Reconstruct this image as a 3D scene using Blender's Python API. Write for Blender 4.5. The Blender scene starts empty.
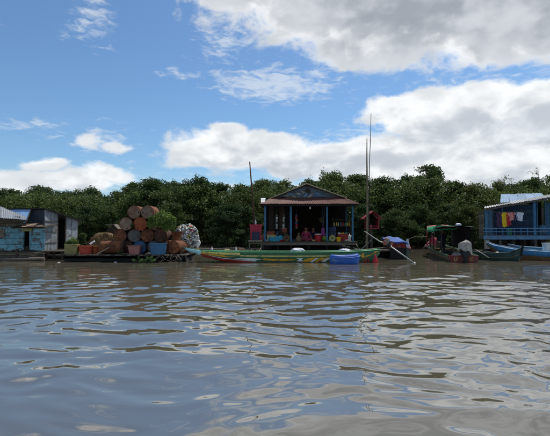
import bpy, math, random
import numpy as np
from mathutils import Vector, Matrix, Quaternion
R = math.radians
rnd = random.Random(7)
scene = bpy.context.scene
col = scene.collection

# ---------------------------------------------------------------- camera
FPX, CX, HY, CAMZ = 432.0, 275.0, 231.0, 1.3      # focal length and horizon row in photo pixels, eye height in metres
cam_data = bpy.data.cameras.new('camera')
cam = bpy.data.objects.new('camera', cam_data)
col.objects.link(cam)
cam.location = (0, 0, CAMZ)
cam.rotation_euler = (R(90) + math.atan((HY - 218) / FPX), 0, 0)
cam_data.sensor_fit = 'HORIZONTAL'
cam_data.sensor_width = 36
cam_data.lens = 36 * FPX / 550
cam_data.clip_start = 0.05
cam_data.clip_end = 6000
scene.camera = cam
scene.render.resolution_x, scene.render.resolution_y = 1024, 812
vs = scene.view_settings
vs.view_transform = 'Standard'; vs.look = 'None'; vs.gamma = 1; vs.exposure = 0.1
vs.use_curve_mapping = False

# ---------------------------------------------------------------- light
SUN_AZ, SUN_EL = R(40), R(63)          # high, to the right and a little behind the houses
world = bpy.data.worlds.new('World'); scene.world = world
world.use_nodes = True
nt = world.node_tree; nt.nodes.clear()
L = nt.links.new
def N(t, **k):
    n = nt.nodes.new(t)
    for a, b in k.items(): setattr(n, a, b)
    return n
def put(sock, v):
    if isinstance(v, (int, float)): sock.default_value = v
    else: L(v, sock)
def mt(op, a, b=0.0, c=0.0, clamp=False):
    n = N('ShaderNodeMath', operation=op); n.use_clamp = clamp
    put(n.inputs[0], a); put(n.inputs[1], b); put(n.inputs[2], c)
    return n.outputs[0]
def sstep(x, a, b):
    n = N('ShaderNodeMapRange', interpolation_type='SMOOTHSTEP')
    put(n.inputs[0], x); n.inputs[1].default_value = a; n.inputs[2].default_value = b
    return n.outputs[0]
def noise(vec, scale, detail, rough, dist=0.0):
    n = N('ShaderNodeTexNoise'); n.inputs['Scale'].default_value = scale
    n.inputs['Detail'].default_value = detail; n.inputs['Roughness'].default_value = rough
    n.inputs['Distortion'].default_value = dist
    L(vec, n.inputs['Vector']); return n.outputs[0]
def mixc(f, a, b):
    n = N('ShaderNodeMix', data_type='RGBA')
    put(n.inputs[0], f)
    for s, v in ((n.inputs[6], a), (n.inputs[7], b)):
        if isinstance(v, tuple): s.default_value = v
        else: L(v, s)
    return n.outputs[2]
sky = N('ShaderNodeTexSky', sky_type='NISHITA')
sky.sun_disc = False; sky.sun_elevation = SUN_EL; sky.sun_rotation = SUN_AZ
sky.altitude = 0; sky.air_density = 1.0; sky.dust_density = 0.6; sky.ozone_density = 1.6
tc = N('ShaderNodeTexCoord'); sp = N('ShaderNodeSeparateXYZ'); L(tc.outputs['Generated'], sp.inputs[0])
dx, dy, dz = sp.outputs
az = mt('ARCTAN2', dx, dy); el = mt('ARCSINE', dz)
def comb(a, b, c=0.0):
    n = N('ShaderNodeCombineXYZ'); put(n.inputs[0], a); put(n.inputs[1], b); put(n.inputs[2], c); return n.outputs[0]
# clouds flatten towards the horizon
elw = mt('POWER', mt('MAXIMUM', el, 0.0), 0.8)
cv = comb(az, mt('MULTIPLY', elw, 1.5), 0.37)
w1 = mt('SUBTRACT', noise(cv, 5.0, 2, 0.55), 0.5)
w2 = mt('SUBTRACT', noise(comb(az, mt('MULTIPLY', elw, 1.5), 5.1), 5.0, 2, 0.55), 0.5)
wa = mt('ADD', az, mt('MULTIPLY', w1, 0.09))
we = mt('ADD', el, mt('MULTIPLY', w2, 0.045))
def pxdir(px, py):
    a = math.atan((px - CX) / FPX)
    return a, math.atan((HY - py) / FPX * math.cos(a))
def blob(px, py, rx, ry, s=1.0):
    a0, e0 = pxdir(px, py); ra, re = rx / FPX, ry / FPX
    q = mt('ADD', mt('POWER', mt('DIVIDE', mt('SUBTRACT', wa, a0), ra), 2.0), mt('POWER', mt('DIVIDE', mt('SUBTRACT', we, e0), re), 2.0))
    return mt('MULTIPLY', mt('SUBTRACT', 1.0, mt('SQRT', q)), s)
def union(bl):
    x = bl[0]
    for b in bl[1:]: x = mt('MAXIMUM', x, b)
    return x
big = union([blob(*b) for b in [          # grey deck of cloud overhead to the right, going on above and beyond the frame; unseen clouds at upper left added to whiten the water
    (480, -62, 300, 94, 1.5), (405, -2, 140, 36, 1.25), (560, 0, 150, 50, 1.25), (245, -6, 80, 20, 0.7), (345, 44, 50, 24, 0.55), (820, -420, 330, 150, 1.5), (330, -320, 420, 170, 1.5), (20, -152, 300, 82, 1.6), (-330, -230, 200, 70, 1.2)]])
CUM = [
    (448, 109, 92, 27, 1.15), (535, 112, 105, 31, 1.25), (398, 106, 44, 16, 0.8), (470, 140, 120, 22, 0.7), (490, 172, 200, 34, 1.0), (650, 140, 130, 60, 1.1),
    (245, 150, 92, 27, 1.0), (232, 138, 36, 20, 0.9), (350, 158, 75, 28, 0.95), (305, 160, 95, 22, 0.85), (195, 160, 45, 14, 0.6), (385, 152, 38, 24, 0.8),
    (70, 184, 56, 14, 0.62), (102, 176, 34, 11, 0.58), (18, 189, 56, 9, 0.6), (122, 150, 34, 9, 0.36), (80, 142, 22, 9, 0.30), (45, 166, 28, 7, 0.5), (-140, 180, 170, 30, 0.9),
    (240, 186, 220, 8, 0.3)]
cum = union([blob(*b) for b in CUM])
cum_s = union([blob(b[0], b[1] + 0.55 * b[3], b[2], b[3], b[4]) for b in CUM[:14]])      # undersides in shade
thin = union([blob(*b) for b in [
    (275, 80, 85, 22, 0.8), (222, 40, 30, 30, 0.45), (88, 14, 24, 26, 0.42), (75, 30, 26, 12, 0.3), (175, 72, 30, 9, 0.40), (10, 127, 30, 8, 0.45), (35, 126, 18, 5, 0.45), (100, 140, 60, 18, 0.35), (430, 190, 300, 60, 0.5),
    (330, 55, 45, 20, 0.6), (400, 140, 160, 26, 0.75), (500, 78, 90, 9, 0.35), (510, 120, 150, 75, 0.45), (120, 190, 300, 26, 0.35)]])
# general cover for the sky outside the view: same kind of scattered cloud
gen = mt('SUBTRACT', mt('MULTIPLY', noise(comb(az, mt('MULTIPLY', elw, 1.5), 9.3), 2.2, 2, 0.5), 3.0), 1.55)
out = sstep(mt('MAXIMUM', mt('ABSOLUTE', az), mt('MULTIPLY', el, 1.25)), 0.62, 0.95)
cum = mt('MAXIMUM', cum, mt('SUBTRACT', mt('MULTIPLY', mt('ADD', gen, 1.0), out), 1.0))
f1 = mt('SUBTRACT', noise(cv, 11.0, 6, 0.60, 0.25), 0.5)
g1 = noise(cv, 7.0, 3, 0.55)
g1s = noise(comb(mt('ADD', az, 0.012), mt('ADD', mt('MULTIPLY', elw, 1.5), 0.045), 0.37), 7.0, 3, 0.55)
f2 = mt('SUBTRACT', noise(comb(mt('ADD', az, mt('MULTIPLY', el, 0.4)), mt('MULTIPLY', elw, 2.8), 3.3), 30.0, 3, 0.6, 0.6), 0.5)
d_big = mt('ADD', big, mt('MULTIPLY', f1, 1.1))
d_cum = mt('ADD', cum, mt('MULTIPLY', f1, 1.05))
d_thin = mt('ADD', mt('ADD', thin, mt('MULTIPLY', f2, 1.6)), mt('MULTIPLY', f1, 0.7))
a_big = sstep(d_big, 0.03, 0.30)
a_cum = sstep(d_cum, 0.08, 0.30)
a_thin = mt('MULTIPLY', sstep(d_thin, 0.08, 0.75), 0.62)
relief = mt('MULTIPLY', mt('SUBTRACT', g1, g1s), 1.6)       # thicker towards the lower side: the light comes from above, behind
big_t = sstep(mt('ADD', d_big, mt('MULTIPLY', relief, 0.8)), 0.10, 0.62)
cum_t = sstep(mt('ADD', mt('ADD', cum_s, mt('MULTIPLY', f1, 1.25)), relief), 0.22, 1.0)
deck = mixc(sstep(mt('ADD', g1, mt('MULTIPLY', f1, 0.5)), 0.36, 0.66), (0.34, 0.37, 0.42, 1), (0.60, 0.63, 0.675, 1))
c_big = mixc(big_t, mixc(sstep(f1, -0.2, 0.16), (0.88, 0.905, 0.93, 1), (0.66, 0.69, 0.73, 1)), deck)
tex = sstep(mt('ADD', f1, mt('MULTIPLY', relief, 0.5)), -0.20, 0.16)
c_cum = mixc(cum_t, mixc(tex, (0.92, 0.945, 0.96, 1), (0.70, 0.735, 0.77, 1)), mixc(tex, (0.74, 0.775, 0.82, 1), (0.52, 0.565, 0.625, 1)))
bgs = N('ShaderNodeBackground')
tint = N('ShaderNodeMix', data_type='RGBA', blend_type='MULTIPLY'); tint.inputs[0].default_value = 1.0
L(sky.outputs[0], tint.inputs[6]); tint.inputs[7].default_value = (0.73, 0.95, 1.10, 1)
L(tint.outputs[2], bgs.inputs[0]); bgs.inputs[1].default_value = 0.106
def cl_bg(c, fac, prev):
    b = N('ShaderNodeBackground')
    if isinstance(c, tuple): b.inputs[0].default_value = c
    else: L(c, b.inputs[0])
    b.inputs[1].default_value = 1.0
    m = N('ShaderNodeMixShader'); L(fac, m.inputs[0]); L(prev, m.inputs[1]); L(b.outputs[0], m.inputs[2])
    return m.outputs[0]
haze_f = mt('MULTIPLY', sstep(el, 0.16, -0.02), 0.35)
s0 = cl_bg((0.62, 0.72, 0.80, 1), haze_f, bgs.outputs[0])
s1 = cl_bg((0.72, 0.77, 0.82, 1), a_thin, s0)
s2 = cl_bg(c_cum, a_cum, s1)
s3 = cl_bg(c_big, a_big, s2)
wo = N('ShaderNodeOutputWorld'); L(s3, wo.inputs[0])

sun_d = bpy.data.lights.new('sun', 'SUN'); sun_d.energy = 4.2; sun_d.angle = R(0.6); sun_d.color = (1.0, 0.955, 0.88)
sun_o = bpy.data.objects.new('sun', sun_d); col.objects.link(sun_o)
sv = Vector((math.sin(SUN_AZ) * math.cos(SUN_EL), math.cos(SUN_AZ) * math.cos(SUN_EL), math.sin(SUN_EL)))
sun_o.rotation_euler = (-sv).to_track_quat('-Z', 'Y').to_euler()
sun_o.location = (20, 60, 40)

# ---------------------------------------------------------------- helpers
def PX(px, Y): return (px - CX) * Y / FPX
def PZ(py, Y): return CAMZ + (HY - py) * Y / FPX
def P(px, py, Y): return Vector((PX(px, Y), Y, PZ(py, Y)))
def lin(h):
    c = [int(h[i:i+2], 16) / 255 for i in (0, 2, 4)]
    return tuple(x / 12.92 if x <= 0.04045 else ((x + 0.055) / 1.055) ** 2.4 for x in c)

MATS = {}
def mat(name, c1, c2=None, scale=6.0, stretch=(1, 1, 1), rough=0.7, metal=0.0, bump=0.15, c3=None, w3=0.35, vary=0.25, spec=0.3, wscale=3.0):
    """c1 / c2 mottled by noise, c3 = patchy wear, vary = brightness change from object to object"""
    if name in MATS: return MATS[name]
    m = bpy.data.materials.new(name); m.use_nodes = True
    t = m.node_tree; t.nodes.clear(); K = t.links.new
    def n(ty, **k):
        q = t.nodes.new(ty)
        for a, b in k.items(): setattr(q, a, b)
        return q
    tcn = n('ShaderNodeTexCoord'); mp = n('ShaderNodeMapping'); mp.inputs['Scale'].default_value = stretch
    oi = n('ShaderNodeObjectInfo')
    K(tcn.outputs['Object'], mp.inputs['Vector'])
    off = n('ShaderNodeVectorMath', operation='SCALE'); off.inputs[0].default_value = (13, 7, 5); K(oi.outputs['Random'], off.inputs['Scale'])
    ad = n('ShaderNodeVectorMath', operation='ADD'); K(mp.outputs[0], ad.inputs[0]); K(off.outputs[0], ad.inputs[1])
    nz = n('ShaderNodeTexNoise'); nz.inputs['Scale'].default_value = scale; nz.inputs['Detail'].default_value = 6; nz.inputs['Roughness'].default_value = 0.65
    K(ad.outputs[0], nz.inputs['Vector'])
    def mix(f, a, b, blend='MIX'):
        q = n('ShaderNodeMix', data_type='RGBA', blend_type=blend)
        if isinstance(f, (int, float)): q.inputs[0].default_value = f
        else: K(f, q.inputs[0])
        for s, v in ((q.inputs[6], a), (q.inputs[7], b)):
            if isinstance(v, tuple): s.default_value = (*v[:3], 1)
            else: K(v, s)
        return q.outputs[2]
    def ramp(x, a, b):
        q = n('ShaderNodeMapRange', interpolation_type='SMOOTHSTEP'); K(x, q.inputs[0]); q.inputs[1].default_value = a; q.inputs[2].default_value = b
        return q.outputs[0]
    if c2 is None: c2 = tuple(x * 0.7 for x in c1)
    c = mix(ramp(nz.outputs[0], 0.35, 0.65), c1, c2)
    if c3 is not None:
        nw = n('ShaderNodeTexNoise'); nw.inputs['Scale'].default_value = wscale; nw.inputs['Detail'].default_value = 8; nw.inputs['Roughness'].default_value = 0.7
        K(ad.outputs[0], nw.inputs['Vector'])
        c = mix(ramp(nw.outputs[0], 0.66 - w3 * 0.4, 0.74 - w3 * 0.4), c, c3)
    vr = n('ShaderNodeMapRange'); K(oi.outputs['Random'], vr.inputs[0]); vr.inputs[3].default_value = 1 - vary; vr.inputs[4].default_value = 1 + vary * 0.6
    hs = n('ShaderNodeHueSaturation'); K(c, hs.inputs['Color']); K(vr.outputs[0], hs.inputs['Value'])
    b = n('ShaderNodeBsdfPrincipled'); K(hs.outputs[0], b.inputs['Base Color'])
    b.inputs['Roughness'].default_value = rough; b.inputs['Metallic'].default_value = metal
    b.inputs['Specular IOR Level'].default_value = spec
    if bump:
        bp = n('ShaderNodeBump'); bp.inputs['Strength'].default_value = bump; bp.inputs['Distance'].default_value = 0.02
        K(nz.outputs[0], bp.inputs['Height']); K(bp.outputs[0], b.inputs['Normal'])
    o = n('ShaderNodeOutputMaterial'); K(b.outputs[0], o.inputs[0])
    MATS[name] = m
    return m

def leaf_mat(name, ca, cb, cc, transl=0.35):
    m = bpy.data.materials.new(name); m.use_nodes = True
    t = m.node_tree; t.nodes.clear(); K = t.links.new
    g = t.nodes.new('ShaderNodeNewGeometry'); oi = t.nodes.new('ShaderNodeObjectInfo')
    rp = t.nodes.new('ShaderNodeValToRGB'); K(g.outputs['Random Per Island'], rp.inputs[0])
    e = rp.color_ramp.elements; e[0].position = 0; e[0].color = (*ca, 1); e[1].position = 1; e[1].color = (*cc, 1)
    q = e.new(0.55); q.color = (*cb, 1)
    vr = t.nodes.new('ShaderNodeMapRange'); K(oi.outputs['Random'], vr.inputs[0]); vr.inputs[3].default_value = 0.72; vr.inputs[4].default_value = 1.28
    hr = t.nodes.new('ShaderNodeMapRange'); K(oi.outputs['Random'], hr.inputs[0]); hr.inputs[3].default_value = 0.515; hr.inputs[4].default_value = 0.475
    hs = t.nodes.new('ShaderNodeHueSaturation'); K(rp.outputs[0], hs.inputs['Color']); K(vr.outputs[0], hs.inputs['Value']); K(hr.outputs[0], hs.inputs['Hue'])
    b = t.nodes.new('ShaderNodeBsdfPrincipled'); K(hs.outputs[0], b.inputs['Base Color']); b.inputs['Roughness'].default_value = 0.6
    b.inputs['Specular IOR Level'].default_value = 0.25
    tr = t.nodes.new('ShaderNodeBsdfTranslucent'); K(hs.outputs[0], tr.inputs[0])
    mx = t.nodes.new('ShaderNodeMixShader'); mx.inputs[0].default_value = transl; K(b.outputs[0], mx.inputs[1]); K(tr.outputs[0], mx.inputs[2])
    o = t.nodes.new('ShaderNodeOutputMaterial'); K(mx.outputs[0], o.inputs[0])
    MATS[name] = m
    return m

def root_loc(o):
    while o.parent: o = o.parent
    return Vector(o.location)
def tag(o, label=None, cat=None, group=None, kind=None):
    for k, v in (('label', label), ('category', cat), ('group', group), ('kind', kind)):
        if v: o[k] = v
    return o
def thing(name, loc, label, cat, group=None):
    o = bpy.data.objects.new(name, None); col.objects.link(o); o.location = loc; o.empty_display_size = 0.2
    return tag(o, label, cat, group)

class MB:
    def __init__(s, M=None): s.v = []; s.f = []; s.sm = []; s.M = M
    def add(s, vs_, fs, smooth=False):
        o = len(s.v)
        for p in vs_:
            p = Vector(p); s.v.append(s.M @ p if s.M is not None else p)
        for f in fs: s.f.append([i + o for i in f]); s.sm.append(smooth)
        return s
    def box(s, c, size, rot=None):
        hx, hy, hz = size[0] / 2, size[1] / 2, size[2] / 2; c = Vector(c)
        pts = [Vector((a * hx, b * hy, d * hz)) for d in (-1, 1) for a, b in ((-1, -1), (1, -1), (1, 1), (-1, 1))]
        if rot is not None: pts = [rot @ p for p in pts]
        return s.add([c + p for p in pts], [(3, 2, 1, 0), (4, 5, 6, 7), (0, 1, 5, 4), (1, 2, 6, 5), (2, 3, 7, 6), (3, 0, 4, 7)])
    def beam(s, a, b, w, h, up=(0, 0, 1)):
        a, b = Vector(a), Vector(b); d = (b - a).normalized(); up = Vector(up)
        if abs(d.dot(up)) > 0.95: up = Vector((0, 1, 0))
        x = d.cross(up).normalized(); z = x.cross(d)
        q = [(-1, -1), (1, -1), (1, 1), (-1, 1)]
        pts = [p + x * (i * w / 2) + z * (j * h / 2) for p in (a, b) for i, j in q]
        return s.add(pts, [(0, 1, 2, 3), (7, 6, 5, 4), (0, 4, 5, 1), (1, 5, 6, 2), (2, 6, 7, 3), (3, 7, 4, 0)])
    def tube(s, pts, r, n=8, smooth=True):
        pts = [Vector(p) for p in pts]
        if isinstance(r, (int, float)): r = [r] * len(pts)
        vs_, fs = [], []
        for i, p in enumerate(pts):
            d = (pts[min(i + 1, len(pts) - 1)] - pts[max(i - 1, 0)]).normalized()
            u = Vector((0, 0, 1)) if abs(d.z) < 0.9 else Vector((1, 0, 0))
            x = d.cross(u).normalized(); y = d.cross(x)
            for k in range(n):
                a = 2 * math.pi * k / n
                vs_.append(p + (x * math.cos(a) + y * math.sin(a)) * r[i])
        for i in range(len(pts) - 1):
            for k in range(n):
                fs.append((i * n + k, i * n + (k + 1) % n, (i + 1) * n + (k + 1) % n, (i + 1) * n + k))
        s.add(vs_, fs, smooth)
        o = len(s.v) - len(vs_)
        s.f.append([o + k for k in range(n)][::-1]); s.sm.append(False)
        s.f.append([o + (len(pts) - 1) * n + k for k in range(n)]); s.sm.append(False)
        return s
    def lathe(s, prof, n=16, c=(0, 0, 0), axis='Z', smooth=False):
        """prof = (radius, height) pairs from one axis point to the other"""
        vs_, fs = [], []; c = Vector(c)
        for r_, h in prof:
            for k in range(n):
                a = 2 * math.pi * k / n; q = (r_ * math.cos(a), r_ * math.sin(a), h)
                if axis == 'Y': q = (q[0], q[2], q[1])
                if axis == 'X': q = (q[2], q[0], q[1])
                vs_.append(c + Vector(q))
        for i in range(len(prof) - 1):
            for k in range(n): fs.append((i * n + k, i * n + (k + 1) % n, (i + 1) * n + (k + 1) % n, (i + 1) * n + k))
        s.add(vs_, fs, smooth); o = len(s.v) - len(vs_)
        if prof[0][0] > 1e-5: s.f.append([o + k for k in range(n)][::-1]); s.sm.append(False)
        if prof[-1][0] > 1e-5: s.f.append([o + (len(prof) - 1) * n + k for k in range(n)]); s.sm.append(False)
        return s
    def prism(s, pts, thick):
        """flat outline (3-D points) pushed along the vector thick"""
        pts = [Vector(p) for p in pts]; n = len(pts); t = Vector(thick)
        return s.add(pts + [p + t for p in pts], [list(range(n))[::-1], list(range(n, 2 * n))] + [(i, (i + 1) % n, n + (i + 1) % n, n + i) for i in range(n)])
    def grid(s, rows, closed=False, smooth=True):
        n = len(rows[0]); vs_ = [p for r_ in rows for p in r_]; fs = []
        for i in range(len(rows) - 1):
            for k in range(n if closed else n - 1):
                k2 = (k + 1) % n; fs.append((i * n + k, i * n + k2, (i + 1) * n + k2, (i + 1) * n + k))
        return s.add(vs_, fs, smooth)
    def build(s, name, m, parent=None, loc=None, label=None, cat=None, group=None, kind=None, fix=True):
        base = root_loc(parent) if parent else Vector(loc if loc is not None else (0, 0, 0))
        me = bpy.data.meshes.new(name)
        me.from_pydata([tuple(p - base) for p in s.v], [], s.f)
        me.polygons.foreach_set('use_smooth', s.sm)
        me.materials.append(m if not isinstance(m, str) else MATS[m])
        if fix:
            import bmesh
            b = bmesh.new(); b.from_mesh(me); bmesh.ops.recalc_face_normals(b, faces=b.faces); b.to_mesh(me); b.free()
        me.update()
        o = bpy.data.objects.new(name, me); col.objects.link(o)
        if parent: o.parent = parent
        else: o.location = base
        return tag(o, label, cat, group, kind)

def corrugated(p00, p10, p11, p01, waves, amp=0.018, thick=0.006, nv=4, sag=0.0, seed=0):
    """tin sheet: ridges run from the p00-p10 edge to the p01-p11 edge"""
    p00, p10, p11, p01 = map(Vector, (p00, p10, p11, p01)); rr = random.Random(seed)
    nrm = (p10 - p00).cross(p01 - p00).normalized()
    if nrm.z < 0: nrm = -nrm
    nu = waves * 6; mb = MB(); top = []; bot = []
    ph = rr.random() * 6; rip = rr.uniform(-1, 1)
    for j in range(nv + 1):
        v = j / nv; a, b = [], []
        for i in range(nu + 1):
            u = i / nu
            p = (p00 * (1 - u) + p10 * u) * (1 - v) + (p01 * (1 - u) + p11 * u) * v
            q = p + nrm * (amp * math.sin(u * waves * 2 * math.pi) + sag * math.sin(v * 3.1 + ph) * rip)
            a.append(q); b.append(q - nrm * thick)
        top.append(a); bot.append(b)
    mb.grid(top); mb.grid([r_[::-1] for r_ in bot])
    mb.grid([top[0], bot[0]], smooth=False); mb.grid([top[-1], bot[-1]], smooth=False)
    mb.grid([[r_[0] for r_ in top], [r_[0] for r_ in bot]], smooth=False); mb.grid([[r_[-1] for r_ in top], [r_[-1] for r_ in bot]], smooth=False)
    return mb

# ---------------------------------------------------------------- materials
mat('wood_grey', lin('6f675c'), lin('4b443b'), 9, (1, 1, 6), 0.85, bump=0.4, vary=0.4)
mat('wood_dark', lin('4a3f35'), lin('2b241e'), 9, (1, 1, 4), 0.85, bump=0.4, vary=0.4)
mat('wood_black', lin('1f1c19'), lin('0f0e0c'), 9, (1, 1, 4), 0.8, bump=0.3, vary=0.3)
mat('wood_pale', lin('a29a8c'), lin('7d766a'), 9, (1, 1, 5), 0.8, bump=0.3, vary=0.25)
mat('deck_wood', lin('756a5d'), lin('4a4139'), 8, (5, 1, 5), 0.85, bump=0.4, vary=0.45)
mat('turquoise_paint', lin('7aaab6'), lin('5f929f'), 3, (1, 1, 1.6), 0.8, bump=0.3, c3=lin('5a5a55'), w3=0.40, vary=0.22, wscale=4.5)
mat('grey_board', lin('868c92'), lin('6c7176'), 4, (3, 1, 1), 0.8, bump=0.3, c3=lin('5b5a57'), w3=0.3, vary=0.2)
mat('slate_board', lin('4f5862'), lin('3e464f'), 4, (1, 1, 3), 0.7, bump=0.2, vary=0.15)
mat('pale_blue_sheet', lin('86abd0'), lin('7499c0'), 2, rough=0.6, bump=0.1, vary=0.05)
mat('black_tarp', lin('191a1c'), lin('0f1012'), 6, rough=0.6, bump=0.3)
mat('tin_grey', lin('9b9ea0'), lin('83868a'), 5, rough=0.42, metal=0.55, bump=0.15, c3=lin('6a5a4d'), w3=0.22, vary=0.2)
mat('tin_blue', lin('8fa9c4'), lin('7c94ae'), 5, rough=0.42, metal=0.4, bump=0.15, vary=0.25)
mat('tin_red', lin('6b443d'), lin('573934'), 7, rough=0.7, metal=0.0, bump=0.2, c3=lin('5a3a30'), w3=0.35, vary=0.25, wscale=6)
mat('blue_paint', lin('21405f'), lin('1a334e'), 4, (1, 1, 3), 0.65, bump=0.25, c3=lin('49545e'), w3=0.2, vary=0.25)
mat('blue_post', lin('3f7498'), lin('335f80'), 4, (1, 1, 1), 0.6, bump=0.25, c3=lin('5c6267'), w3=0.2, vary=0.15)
mat('blue_pale', lin('5f86a3'), lin('4f728e'), 4, rough=0.65, bump=0.2, c3=lin('6f7880'), w3=0.25, vary=0.2)
mat('rust_brown', lin('7a4a34'), lin('55321f'), 5, rough=0.85, bump=0.4, c3=lin('8f5a35'), w3=0.35, vary=0.3)
mat('rust_orange', lin('96512f'), lin('7a3f25'), 5, rough=0.85, bump=0.4, c3=lin('6e3a22'), w3=0.3, vary=0.15)
mat('rust_grey', lin('86725f'), lin('6b5848'), 5, rough=0.8, bump=0.3, c3=lin('6d4a38'), w3=0.35, vary=0.15)
mat('rust_dark', lin('4c3128'), lin('33211b'), 5, rough=0.85, bump=0.4, c3=lin('6b3e2c'), w3=0.3, vary=0.2)
mat('drum_blue', lin('305274'), lin('284560'), 4, rough=0.6, bump=0.2, c3=lin('5c4236'), w3=0.25, vary=0.1)
mat('drum_steel', lin('5d6262'), lin('494c4a'), 6, rough=0.6, metal=0.2, bump=0.3, c3=lin('6b5140'), w3=0.35, vary=0.1)
mat('plastic_red', lin('a8402f'), lin('923728'), 3, rough=0.5, bump=0.05, vary=0.05)
mat('plastic_crimson', lin('a82a40'), lin('942438'), 3, rough=0.5, bump=0.05, vary=0.05)
mat('plastic_scarlet', lin('b3242e'), lin('a02028'), 3, rough=0.45, bump=0.05, vary=0.05)
mat('plastic_mauve', lin('9c6760'), lin('8a5953'), 3, rough=0.6, bump=0.1, vary=0.05)
mat('plastic_sky', lin('3d6a8c'), lin('355c7c'), 3, rough=0.6, bump=0.1, c3=lin('54687a'), w3=0.2, vary=0.05)
mat('plastic_blue', lin('1f56a6'), lin('1a4a92'), 3, rough=0.5, bump=0.15, vary=0.05, spec=0.4, c3=lin('4a6a92'), w3=0.26, wscale=4)
mat('plastic_navy', lin('2b3550'), lin('232b42'), 3, rough=0.5, bump=0.05, vary=0.05)
mat('plastic_yellow', lin('dfae1e'), lin('c99a18'), 3, rough=0.5, bump=0.05, vary=0.05)
mat('plastic_cream', lin('d6c687'), lin('c2b070'), 3, rough=0.6, bump=0.1, vary=0.1)
mat('plastic_white', lin('d9d9d6'), lin('bcbcb8'), 5, rough=0.5, bump=0.1, vary=0.1)
mat('foam_tan', lin('8d8459'), lin('70693f'), 8, rough=0.9, bump=0.4, vary=0.05)
mat('straw', lin('8a7350'), lin('5d4c33'), 15, rough=0.95, bump=0.3, vary=0.2)
mat('boat_green', lin('2f6c45'), lin('1f5a36'), 4, (1, 1, 3), 0.6, bump=0.25, c3=lin('4a5648'), w3=0.38, wscale=5, vary=0.1, spec=0.5)
mat('boat_green_light', lin('3c8f58'), lin('2f7a49'), 4, rough=0.5, bump=0.15, vary=0.1, spec=0.5)
mat('boat_cream', lin('dcd07e'), lin('c8ba62'), 4, rough=0.6, bump=0.2, vary=0.05, c3=lin('8d8a66'), w3=0.34, wscale=5)
mat('boat_yellow', lin('dca32c'), lin('c48d24'), 4, rough=0.6, bump=0.2, vary=0.08, c3=lin('8a7440'), w3=0.32, wscale=6)
mat('boat_white', lin('dfe2dc'), lin('c5c9c2'), 4, rough=0.5, bump=0.1, vary=0.05)
mat('boat_red', lin('9a2e28'), lin('7e2520'), 4, rough=0.55, bump=0.15, vary=0.05)
mat('boat_aqua', lin('9fd0d4'), lin('86bcc2'), 4, rough=0.5, bump=0.1, vary=0.05)
mat('boat_teal', lin('26413f'), lin('1b3230'), 4, rough=0.6, bump=0.2, c3=lin('3b4a46'), w3=0.25, vary=0.1)
mat('boat_blue', lin('3f86b6'), lin('3474a2'), 4, (4, 1, 1), 0.55, bump=0.2, c3=lin('5f7f95'), w3=0.2, vary=0.25)
mat('boat_brown', lin('6f5438'), lin('513c27'), 5, (1, 1, 4), 0.8, bump=0.3, vary=0.2)
mat('boat_olive', lin('565a40'), lin('40442f'), 5, (1, 1, 4), 0.75, bump=0.3, vary=0.2)
mat('canopy_green', lin('2f9a68'), lin('278657'), 3, rough=0.65, bump=0.2, vary=0.05)
mat('tarp_blue', lin('2b58a2'), lin('234a8b'), 4, rough=0.55, bump=0.25, vary=0.05)
mat('cloth_grey', lin('a8a39a'), lin('86817a'), 8, rough=0.95, bump=0.5, vary=0.05)
mat('cloth_pink', lin('d9607a'), lin('c54e69'), 6, rough=0.9, bump=0.3, vary=0.05)
mat('cloth_magenta', lin('94304f'), lin('7e2742'), 6, rough=0.9, bump=0.3, vary=0.05)
mat('cloth_red', lin('b5283a'), lin('9a2030'), 6, rough=0.9, bump=0.3, vary=0.05)
mat('cloth_coral', lin('d8665c'), lin('d9b0aa'), 8, rough=0.9, bump=0.3, vary=0.05)
mat('cloth_yellow', lin('dcb92a'), lin('c6a41f'), 6, rough=0.9, bump=0.3, vary=0.05)
mat('cloth_purple', lin('4c2f4c'), lin('39233a'), 6, rough=0.9, bump=0.3, c3=lin('7c5f78'), w3=0.3, vary=0.05, wscale=14)
mat('cloth_navy', lin('252a42'), lin('1b1f33'), 6, rough=0.9, bump=0.3, vary=0.05)
mat('cloth_white', lin('d5d6dc'), lin('b9bac4'), 6, rough=0.9, bump=0.3, vary=0.05)
mat('cloth_cyan', lin('3192a8'), lin('2a8095'), 6, rough=0.85, bump=0.3, vary=0.05)
mat('cloth_violet', lin('8a3f7c'), lin('76356a'), 6, rough=0.9, bump=0.3, vary=0.05)
mat('cloth_dark', lin('26262c'), lin('1a1a1f'), 6, rough=0.9, bump=0.3, vary=0.1)
mat('skin', lin('8a5d46'), lin('7c523d'), 6, rough=0.6, bump=0.05, vary=0.05)
mat('hair', lin('17130f'), lin('0d0b09'), 20, rough=0.5, bump=0.3, vary=0.05)
mat('metal_dark', lin('34363a'), lin('26282b'), 8, rough=0.5, metal=0.5, bump=0.2, vary=0.2)
mat('metal_pale', lin('a8a9a6'), lin('8d8e8b'), 6, rough=0.45, metal=0.4, bump=0.1, vary=0.1)
mat('engine_orange', lin('9c6150'), lin('7d4a3c'), 6, rough=0.5, bump=0.2, c3=lin('6e5650'), w3=0.25, vary=0.05)
mat('spirit_red', lin('992a31'), lin('82222a'), 5, rough=0.55, bump=0.15, vary=0.15)
mat('bamboo', lin('7d7257'), lin('5f563f'), 6, (1, 1, 0.4), 0.7, bump=0.2, vary=0.1)
mat('bark', lin('4d453a'), lin('322c25'), 9, (1, 1, 0.3), 0.95, bump=0.6, vary=0.2)
mat('barge_tan', lin('b3a888'), lin('948a6d'), 7, (1, 1, 1), 0.8, bump=0.3, vary=0.1)
mat('gable_slate', lin('66717c'), lin('525c66'), 4, (1, 1, 3), 0.75, bump=0.25, c3=lin('4a4f52'), w3=0.3, vary=0.2)
mat('transom_red', lin('74302a'), lin('5c2822'), 5, rough=0.7, bump=0.25, c3=lin('53403a'), w3=0.3, vary=0.05, wscale=6)
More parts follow.
